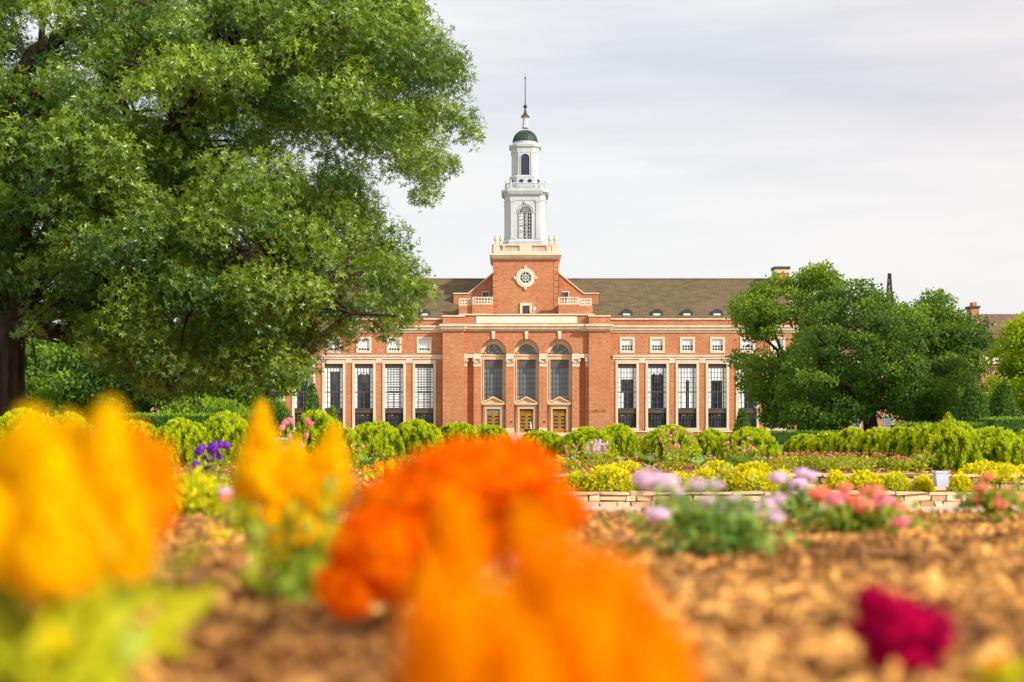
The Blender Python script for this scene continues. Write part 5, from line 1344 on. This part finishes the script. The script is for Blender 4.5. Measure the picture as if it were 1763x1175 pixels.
for k,(px,Y,h,nl,lab) in enumerate(((975,30.5,.45,7,'yellowish broad-leaved plant before the low bush under the fountain'),(1000,30,.4,6,'broad-leaved plant with one pale leaf left of the mauve spires'),(1075,30,.42,8,'broad-leaved plant at the foot of the smallest bush'),
     (1118,30.3,.55,9,'broad-leaved plant left of the tall pink globe flowers'),(1150,30,.48,7,'broad-leaved plant under the tall pink globe flowers'),(1205,29.8,.5,9,'broad-leaved plant right of the tall pink globe flowers'),
     (1246,29.6,.45,7,'broad-leaved plant left of the pink flowers by the lawn gap'),(1280,29.5,.6,10,'large-leaved plant among the pink flowers by the lawn gap'),(632,30,.55,7,'dark broad-leaved plant before the bushes left of the entrance'))):
    broad(lab, px, Y, h, nl, 300+k, 'lime_leaf' if k == 0 else 'broad_leaf')
# white utility box on the lower terrace
xb, Yb = WX(1620,26.6), 26.6
ub = empty('utility_box', (xb,Yb,WZ(838,Yb)), 'pale grey-white utility box standing among golden shrubs on the lower terrace', 'box')
z0_, z1_ = WZ(838,Yb), WZ(814,Yb); mb = MB(); mb.add([(xb-.10,Yb-.11,z0_),(xb+.11,Yb-.11,z0_),(xb+.11,Yb+.11,z0_),(xb-.10,Yb+.11,z0_),(xb-.125,Yb-.10,z1_),(xb+.12,Yb-.10,z1_),(xb+.12,Yb+.10,z1_),(xb-.125,Yb+.10,z1_)],[(0,3,2,1),(4,5,6,7),(0,1,5,4),(1,2,6,5),(2,3,7,6),(3,0,4,7)])
bd_ = mb.build('housing','utility_grey',ub)
mb = MB(); mb.add([(xb-.14,Yb-.115,z1_),(xb+.135,Yb-.115,z1_),(xb+.135,Yb+.115,z1_),(xb-.14,Yb+.115,z1_),(xb-.10,Yb-.09,z1_+.03),(xb+.10,Yb-.09,z1_+.03),(xb+.10,Yb+.09,z1_+.03),(xb-.10,Yb+.09,z1_+.03)],[(0,3,2,1),(4,5,6,7),(0,1,5,4),(1,2,6,5),(2,3,7,6),(3,0,4,7)]); mb.build('lid','utility_grey',ub)

# ------------------------------------------------------------------ out-of-focus flowers close to the camera
def plume(root, tip, base, hw, Y, mat, seed, ny=0, n=900, fat=.75, fuzz=.16, dy=0, lean=0):
    """feathery flame-shaped plume: tapered core covered with upright florets"""
    r_ = np.random.default_rng(seed); Yp = Y+dy
    x0, z0 = WX(base[0],Y), WZ(base[1],Y); x1, z1 = WX(tip[0],Y), WZ(tip[1],Y); w = hw*Y/F
    prof = lambda t: w*(np.sin(np.pi*np.clip(t*.66+.34,0,1))**fat)*(1-.05*t)+.0008
    t = r_.random(n)**.9; a = r_.random(n)*2*np.pi; rr_ = prof(t)*(.8+.2*r_.random(n))*(1+.16*np.sin(a*3+t*9+seed))
    cx_ = x0+(x1-x0)*t; p = np.stack([cx_+np.cos(a)*rr_, Yp+np.sin(a)*rr_, z0+(z1-z0)*t],1)
    d = unit(np.stack([np.cos(a)*.55,np.sin(a)*.55,np.full(n,1.)],1)+r_.normal(size=(n,3))*.25); s = unit(np.cross(d, np.stack([np.cos(a),np.sin(a),np.zeros(n)],1)+.01))
    v,q = kites(p,d,s,(z1-z0)*fuzz*.7*(.5+r_.random(n)),w*.16)
    tt = np.clip(.25+.55*t+.25*r_.normal(size=n),0,1)
    # core
    nr, ns = 14, 16; cv=[];cq=[];ct=[]
    for j in range(nr+1):
        tj = j/nr
        for k in range(ns):
            ak = 2*np.pi*k/ns; rj = float(prof(np.array(tj)))*.86*(1+.14*math.sin(ak*3+tj*9+seed)); cv.append((x0+(x1-x0)*tj+math.cos(ak)*rj, Yp+math.sin(ak)*rj, z0+(z1-z0)*tj)); ct.append(.35+.4*tj+.2*math.sin(ak*2+seed))
    for j in range(nr):
        for k in range(ns): cq.append((j*ns+k, j*ns+(k+1)%ns, (j+1)*ns+(k+1)%ns, (j+1)*ns+k))
    V_ = np.concatenate([v, np.array(cv)]); Q_ = np.concatenate([q, np.array(cq)+len(v)]); T_ = np.concatenate([np.repeat(tt,4), ct])
    return np_obj('plume', V_, Q_, T_, mat, root, (x0,Yp,z0))
def blades(root, items, Y, mat, name='leaf'):
    """long arching leaves given as photo-pixel polylines with a width"""
    for k,(pl, wd, dy) in enumerate(items):
        mb = MB(); pts = [Vector(W(px,py,Y+dy+.01*i)) for i,(px,py) in enumerate(pl)]; n_ = 8; cur = []
        for i in range(n_+1):
            t = i/n_*(len(pts)-1); j = min(int(t),len(pts)-2); cur.append(pts[j].lerp(pts[j+1], t-j))
        Lf=[];Rf=[]
        for i,c in enumerate(cur):
            dv = (cur[min(i+1,n_)]-cur[max(i-1,0)]).normalized(); sv = dv.cross(Vector((0,1,.2))).normalized(); w_ = wd*Y/F*.5*(math.sin(math.pi*(.12+.84*i/n_))**.7); Lf.append(c+sv*w_+Vector((0,.2*w_,0))); Rf.append(c-sv*w_+Vector((0,.2*w_,0)))
        tt = random.Random(k*7+len(items)).random()
        for i in range(n_): mb.add([Lf[i],cur[i]+Vector((0,.1*wd*Y/F,0)),cur[i+1]+Vector((0,.1*wd*Y/F,0)),Lf[i+1]],[(0,1,2,3)],0,tt); mb.add([cur[i]+Vector((0,.1*wd*Y/F,0)),Rf[i],Rf[i+1],cur[i+1]+Vector((0,.1*wd*Y/F,0))],[(0,1,2,3)],0,tt)
        mb.build(name, mat, root)
def stem(root, pl, Y, r, mat='lime_leaf', dy=0):
    mb = MB(); mb.tube([W(px,py,Y+dy) for px,py in pl],[r]*len(pl),6); mb.build('stem', mat, root)
def scatter_leaves(root, x0, x1, y0, y1, Y, n, szpx, mat, seed, dy=.0, name='leaf_cluster'):
    r_ = np.random.default_rng(seed); px = r_.uniform(x0,x1,n); py = r_.uniform(y0,y1,n); yy = Y+dy+r_.normal(size=n)*.03*Y
    p = np.stack([(px-CX)*Y/F, yy, EYE+(HY-py)*Y/F],1); p[:,2] = np.maximum(p[:,2], EYE-h_bed(Y)+.004)
    d = unit(r_.normal(size=(n,3))*np.array([1,.7,.8])+np.array([0,0,.7])); sv = unit(np.cross(d, r_.normal(size=(n,3)))); Lf = szpx*Y/F
    v,q = kites(p,d,sv,Lf*(.6+.9*r_.random(n)),Lf*.34); return tag(np_obj(name, v,q,np.repeat(r_.random(n),4),mat,root), kind='stuff')
# 1 yellow celosia at the left
Y1 = 1.4
z_g = EYE-h_bed(Y1)
c1 = empty('celosia_plant', (WX(120,Y1),Y1,z_g), 'blurred tall yellow-orange plumed celosia filling the left edge of the foreground', 'flower')
for k,(tip,base,hw,dy) in enumerate((((56,722),(62,960),58,0),((172,716),(165,975),56,.03),((112,768),(118,980),70,-.05),((-20,765),(-10,960),60,.04),((212,752),(200,950),46,.05),((250,775),(225,930),38,.07),((20,830),(40,985),60,-.08),((140,860),(150,1000),58,-.1),((225,860),(215,1000),42,0),((88,735),(95,980),50,.06))):
    plume(c1, tip, base, hw*1.18, Y1, 'pet_yellow' if k not in (4,5) else 'pet_orange', 500+k, dy=dy, n=700)
blades(c1, [(((95,1230),(20+i*34,1130-(i%3)*30),(-40+i*52,1010+(i%4)*38)),34+(i%3)*8,-.06+.02*(i%5)) for i in range(9)], Y1, 'lime_leaf')
for px in (60,160,110,0,215): stem(c1, [(px,980),(px*.6+45,1080),(px*.25+88,1235)], Y1, .004)
blades(c1, [(((90,1210),(60,1120),(20,1040)),34,-.02),(((100,1210),(150,1110),(240,1030),(320,1022)),40,.0),(((100,1215),(190,1140),(260,1120)),44,-.03),(((95,1215),(30,1160),(-40,1130)),48,-.02),(((100,1215),(80,1130),(110,1050)),42,-.05),(((110,1215),(160,1170),(240,1180)),52,.02),(((95,1215),(130,1120),(190,1060)),38,-.05),(((90,1215),(-10,1100),(-60,1000)),46,.03),(((100,1215),(120,1150),(95,1060)),40,.03)], Y1, 'lime_leaf')
blades(c1, [(((95,1215),(50,1100),(0,1000)),52,.06),(((100,1215),(170,1150),(215,1075)),50,.07),(((90,1215),(20,1190),(-30,1180)),60,.05),(((100,1215),(150,1190),(230,1220)),55,.07)], Y1, 'flower_leaf')
scatter_leaves(c1, -40, 250, 960, 1190, Y1, 46, 120, 'flower_leaf', 31)
scatter_leaves(c1, 0, 230, 970, 1180, Y1, 26, 110, 'lime_leaf', 32, -.04)
scatter_leaves(c1, 20, 230, 950, 1120, Y1, 10, 70, 'pet_yellow', 33, -.06, 'young_plume')
# 2 second yellow group
Y2 = 2.5
c2 = empty('celosia_plant', (WX(505,Y2),Y2,EYE-h_bed(Y2)), 'blurred yellow celosia with two pointed plumes between the thuja bushes, left of the orange crest', 'flower')
for k,(tip,base,hw,dy) in enumerate((((450,706),(455,860),36,0),((574,742),(548,880),40,.02),((430,760),(440,868),28,.04),((505,765),(500,880),52,.03),((470,850),(472,940),17,-.03),((528,862),(530,935),17,-.03),((590,790),(570,860),20,.03),((413,800),(425,870),22,.02))): plume(c2, tip, base, hw*1.3, Y2, 'pet_yellow', 520+k, dy=dy, n=600, fat=1.5)
blades(c2, [(((505,1030),(455+i*14,950-(i%2)*25),(405+i*25,868+(i%3)*34)),24,-.04+.02*(i%4)) for i in range(8)], Y2, 'flower_leaf')
for px in (450,545,472,530,505): stem(c2, [(px,850),(px*.7+152,940),(505,1030)], Y2, .003)
blades(c2, [(((505,1030),(470,960),(430,930)),30,0),(((505,1030),(540,950),(590,900)),30,.01),(((505,1030),(500,940),(480,880)),26,-.02),(((505,1030),(450,1000),(400,990)),26,.0),(((505,1030),(550,1000),(585,985)),30,.0),(((505,1020),(430,900),(425,860)),24,.02),(((505,1020),(520,930),(560,870)),24,.02)], Y2, 'lime_leaf')
blades(c2, [(((505,1030),(520,960),(515,890)),28,.01),(((505,1030),(475,930),(420,890)),30,.03),(((505,1030),(560,960),(570,900)),30,.04),(((505,1035),(470,1010),(440,1020)),30,-.02),(((505,1035),(530,1010),(560,1040)),30,-.02)], Y2, 'flower_leaf')
scatter_leaves(c2, 425, 595, 850, 1010, Y2, 90, 48, 'flower_leaf', 34)
scatter_leaves(c2, 430, 590, 850, 985, Y2, 60, 44, 'lime_leaf', 35, -.03)
scatter_leaves(c2, 420, 590, 855, 960, Y2, 26, 44, 'pet_yellow', 36, -.05, 'young_plume')
# 3 orange-red cockscomb crest
def comb(root, c, rx, rz, Y, mat, seed, dy=0, nflor=1600, ruff=.18, ryf=.55, tlo=0):
    r_ = np.random.default_rng(seed); n = nflor
    d = unit(r_.normal(size=(n,3))); ax_ = rx*Y/F; az_ = rz*Y/F; c0 = np.array(W(c[0],c[1],Y+dy))
    def rad(dv):
        return np.array([1+ruff*mnoise.noise(Vector((a*2.1+seed,b*2.1,z*2.1)))*1.6+ruff*.6*mnoise.noise(Vector((a*6,b*6,z*6+seed))) for a,b,z in dv])
    sc = np.array([ax_,ax_*ryf,az_]); p = c0+d*rad(d)[:,None]*sc
    dd = unit(d+r_.normal(size=(n,3))*.5+np.array([0,0,.4])); s = unit(np.cross(dd,r_.normal(size=(n,3)))); v,q = kites(p-dd*ax_*.03,dd,s,ax_*.16*(.5+r_.random(n)),ax_*.05)
    nn_ = np.array([mnoise.noise(Vector((a*2.6+seed*2,b*2.6,z*2.6))) for a,b,z in d]); tt = np.clip(.62+1.1*nn_+.25*d[:,2]+.12*r_.normal(size=n),tlo,1)
    nu_, nv_ = 24, 14; cd=[]
    for j in range(nv_+1):
        for k in range(nu_):
            th = math.pi*j/nv_; ph_ = 2*math.pi*k/nu_; cd.append((math.sin(th)*math.cos(ph_),math.sin(th)*math.sin(ph_),math.cos(th)))
    cd = np.array(cd); cv = c0+cd*(rad(cd)*.96)[:,None]*sc; cq=[(j*nu_+k,(j+1)*nu_+k,(j+1)*nu_+(k+1)%nu_,j*nu_+(k+1)%nu_) for j in range(nv_) for k in range(nu_)]
    ct = np.clip(.6+1.1*np.array([mnoise.noise(Vector((a*2.6+seed*2,b*2.6,z*2.6))) for a,b,z in cd]),tlo,1)
    return np_obj('crest', np.concatenate([v,cv]), np.concatenate([q,np.array(cq)+len(v)]), np.concatenate([np.repeat(tt,4),ct]), mat, root, tuple(c0))
Y3 = 2.0
c3 = empty('cockscomb_plant', (WX(780,Y3),Y3,EYE-h_bed(Y3)), 'large blurred orange-red cockscomb crest in the middle of the foreground', 'flower')
for k,(c,rx,rz,dy) in enumerate((((848,826),86,60,.05),((768,850),88,72,.03),((690,885),84,74,.03),((905,822),62,52,.08),((935,875),58,56,.06),((645,950),72,66,.0),((598,1012),52,50,0),((740,950),84,66,.05),((690,1000),60,40,.05),((830,900),80,60,.08),((978,882),34,34,.06),((800,790),60,32,.1),((880,782),50,28,.1))):
    comb(c3, c, rx, rz, Y3, 'pet_fire', 560+k, dy=dy, nflor=1500)
for px in (800,850,760,700): stem(c3, [(px,900),(785,1050),(780,1120)], Y3, .006, 'pet_fire')
# 4 nearest orange plumes at the bottom
Y4 = 1.0
c4 = empty('celosia_plant', (WX(950,Y4),Y4,EYE-h_bed(Y4)), 'nearest and most blurred orange celosia plumes at the bottom centre', 'flower')
for k,(tip,base,hw,dy) in enumerate((((792,880),(790,1240),62,0),((742,985),(745,1260),52,-.04),((905,905),(915,1240),46,.04),((968,925),(960,1240),60,0),((1035,960),(1025,1240),58,.0),((1092,985),(1085,1240),54,.02),((1140,1060),(1140,1260),48,.0),((865,1010),(860,1240),50,-.05),((1180,1110),(1175,1270),42,.03),((1000,1040),(1000,1270),72,-.08),((800,1030),(800,1270),72,-.08),((905,1060),(905,1280),70,-.1),((1090,1080),(1085,1280),62,-.08))): plume(c4, tip, base, hw, Y4, 'pet_orange', 600+k, dy=dy, n=600)
mb = MB()
for px in (800,900,1000,1100): mb.tube([W(px,1230,Y4),W(px*.5+475,1340,Y4+.01),(WX(950,Y4),Y4,EYE-h_bed(Y4))],[.005]*3,6)
mb.build('stem','lime_leaf',c4)
# 5 crimson rosette
Y5 = 1.66
c5 = empty('crimson_celosia', (WX(1560,Y5),Y5,EYE-h_bed(Y5)), 'single deep crimson ruffled bloom close to the camera at the bottom right', 'flower')
for k,(c,rx,rz,dy) in enumerate((((1548,1082),68,56,0),((1502,1040),34,34,.01),((1600,1092),42,46,0),((1486,1082),28,18,0),((1556,1130),56,36,0))): comb(c5, c, rx, rz, Y5, 'pet_crimson', 640+k, dy=dy, nflor=700, ruff=.24)
stem(c5, [(1552,1130),(1556,1160),(1560,1172)], Y5, .003, 'flower_leaf')
# 6 lavender bloom clusters
def near_plant(name, label, blooms, base, Y, leafm, mat, bs, nl, leafpx, zone, seed, kind='cluster', mats=None):
    root = empty(name, (WX(base[0],Y),Y,EYE-h_bed(Y)), label, 'flowers'); r_ = np.random.default_rng(seed); rr = random.Random(seed)
    gzv = EYE-h_bed(Y)
    cx_, cy_, zx, zy = zone; n = nl; px = cx_+r_.normal(size=n)*zx*.5; py = cy_+r_.normal(size=n)*zy*.5; yy = Y+r_.normal(size=n)*zx*.4*Y/F
    p = np.stack([(px-CX)*Y/F, yy, EYE+(HY-py)*Y/F],1); p[:,2] = np.maximum(p[:,2], gzv+.004)
    d = unit(r_.normal(size=(n,3))+np.array([0,0,.5])); s = unit(np.cross(d,r_.normal(size=(n,3)))); Lf = leafpx*Y/F
    v,q = kites(p,d,s,Lf*(.6+.8*r_.random(n)),Lf*.5); np_obj('leaves', v,q,np.repeat(r_.random(n),4),leafm,root)
    mb = MB()
    for (bx_,by_,sz,dy) in blooms: mb.tube([(WX(base[0],Y),Y,gzv),W((bx_+base[0])/2,(by_+base[1])/2,Y+dy*.5),W(bx_,by_,Y+dy)],[.0022]*3,4)
    mb.build('stem',leafm,root)
    for k,(bx_,by_,sz,dy) in enumerate(blooms):
        sz = sz*1.4
        c0 = Vector(W(bx_,by_,Y+dy)); f = sz*Y/F; m_ = MB()
        m_.ball(tuple(c0-Vector((0,0,f*.05))), f*.34, 8, 5, t=.5, sz=.6)
        for j in range(46):
            dv = Vector((rr.gauss(0,1),rr.gauss(0,1),abs(rr.gauss(0,.8)))).normalized(); b0 = c0+Vector((dv.x*f*.42,dv.y*f*.42,dv.z*f*.26)); sv = dv.cross(Vector((rr.random()-.5,rr.random()-.5,rr.random()))).normalized()
            u2 = sv.cross(dv)
            for b in range(5):
                a = 6.283*b/5; e = sv*math.cos(a)+u2*math.sin(a); e2 = sv*math.cos(a+.7)+u2*math.sin(a+.7); e0 = sv*math.cos(a-.7)+u2*math.sin(a-.7); r1 = f*.10
                m_.add([b0,b0+e0*r1*.7+dv*r1*.2,b0+e*r1*1.1+dv*r1*.1,b0+e2*r1*.7+dv*r1*.2],[(0,1,2,3)],0,rr.random())
        m_.build('blossom', (mats[k%len(mats)] if mats else mat), root, tuple(c0))
    return root
near_plant('verbena_plant', 'blurred lavender-pink flower clusters on green leaves right of the orange crest',
    [(1118,828,50,.1),(1150,834,40,.05),(1132,887,36,-.1),(1164,846,26,0),(1200,838,34,.1),(1222,872,44,0),(1262,864,30,.1),(1232,836,26,.15),(1292,880,38,0),(1320,872,36,.1),(1335,893,28,-.1),(1188,874,30,.1)], (1215,985), 4.0, 'broad_leaf', 'pet_lav', 40, 620, 24, (1210,905,110,55), 700)
near_plant('leafy_plant', 'blurred grey-green foliage clump right of the lavender clusters', [(1342,860,22,0)], (1290,960), 3.9, 'broad_leaf', 'pet_lav', 30, 220, 26, (1285,925,60,45), 710)
near_plant('petunia_plant', 'blurred hot pink flowers above dark green leaves before the stone wall',
    [(1412,852,36,.1),(1440,862,38,0),(1470,866,36,0),(1502,850,40,.1),(1520,868,40,0),(1545,876,30,0),(1455,842,26,.2),(1550,900,26,-.2),(1488,874,34,-.1)], (1490,925), 5.4, 'flower_leaf', 'pet_pink', 40, 520, 22, (1485,893,85,24), 720, mats=['pet_salmon','pet_pink','pet_salmon'])
near_plant('verbena_plant', 'blurred pale pink flowers between the lavender and hot pink ones, over the stone wall',
    [(1340,824,28,0),(1375,836,30,0),(1355,852,24,.1),(1395,820,22,0),(1380,815,24,.1)], (1385,905), 6.2, 'broad_leaf', 'pet_lav', 30, 240, 20, (1380,868,44,30), 730)
near_plant('geranium_plant', 'blurred coral flowers at the right edge before the stone wall',
    [(1690,842,26,0),(1705,858,36,0),(1735,850,26,.1),(1752,862,30,0),(1700,822,20,.1),(1680,862,22,0),(1722,870,26,-.1),(1770,870,30,0)], (1715,895), 6.6, 'flower_leaf', 'pet_salmon', 30, 300, 18, (1712,868,52,20), 740)
near_plant('phlox_plant', 'blurred white and pink blooms between the yellow-green mound and the second plumes', [(392,862,30,0),(404,876,26,0),(418,890,24,.1),(388,848,22,.1),(412,866,18,0)], (412,915), 5.0, 'lime_leaf', 'pet_lav', 24, 160, 18, (415,895,24,22), 750, mats=['pet_salmon','pet_lav'])
near_plant('marigold_plant', 'blurred yellow-green sprig in the bottom right corner', [(1712,1150,34,0),(1745,1165,30,.02)], (1725,1200), 1.5, 'lime_leaf', 'pet_orange', 24, 60, 40, (1725,1175,36,20), 760, mats=['pet_orange'])
near_plant('phlox_plant', 'blurred pale pink bloom in the dark gap beside the orange crest', [(872,968,46,0),(700,1010,44,0),(884,940,30,.05)], (820,1075), 2.1, 'flower_leaf', 'pet_lav', 24, 60, 26, (800,1050,60,20), 770, mats=['pet_salmon'])
# feathery celosia rows on the upper bed behind the crest
for i in range(22):
    px = rrb.uniform(610,905); Y = rrb.uniform(10,18); sd += 1
    if px < 700 and rrb.random() < .4: Y = 22
    z_ = gz(px,Y); h = rrb.uniform(.16,.30)
    r0 = empty('celosia_plant', (WX(px,Y),Y,z_), 'small feathery orange or yellow celosia in the drift behind the orange crest', 'flower', 'small celosias in the drift behind the orange crest')
    pz = HY-(z_-EYE)*F/Y; ph_ = h*F/Y
    for j in range(4):
        q = rrb.uniform(-.5,.5)*ph_*.8
        plume(r0, (px+q,pz-ph_*rrb.uniform(.8,1.1)), (px+q*.7,pz-ph_*.35), ph_*.13, Y, rrb.choice(['pet_orange','pet_zorange','pet_yellow','pet_fire']), 800+i*5+j, n=130, dy=rrb.uniform(-.1,.1))
    flr = np.random.default_rng(900+i); n=60; p = np.stack([WX(px,Y)+flr.normal(size=n)*h*.3, Y+flr.normal(size=n)*h*.3, z_+flr.random(n)*h*.6],1); d = unit(flr.normal(size=(n,3))+np.array([0,0,.6])); v,q = kites(p,d,unit(np.cross(d,flr.normal(size=(n,3)))),.07,.03); np_obj('leaves',v,q,np.repeat(flr.random(n),4),'lime_leaf',r0)
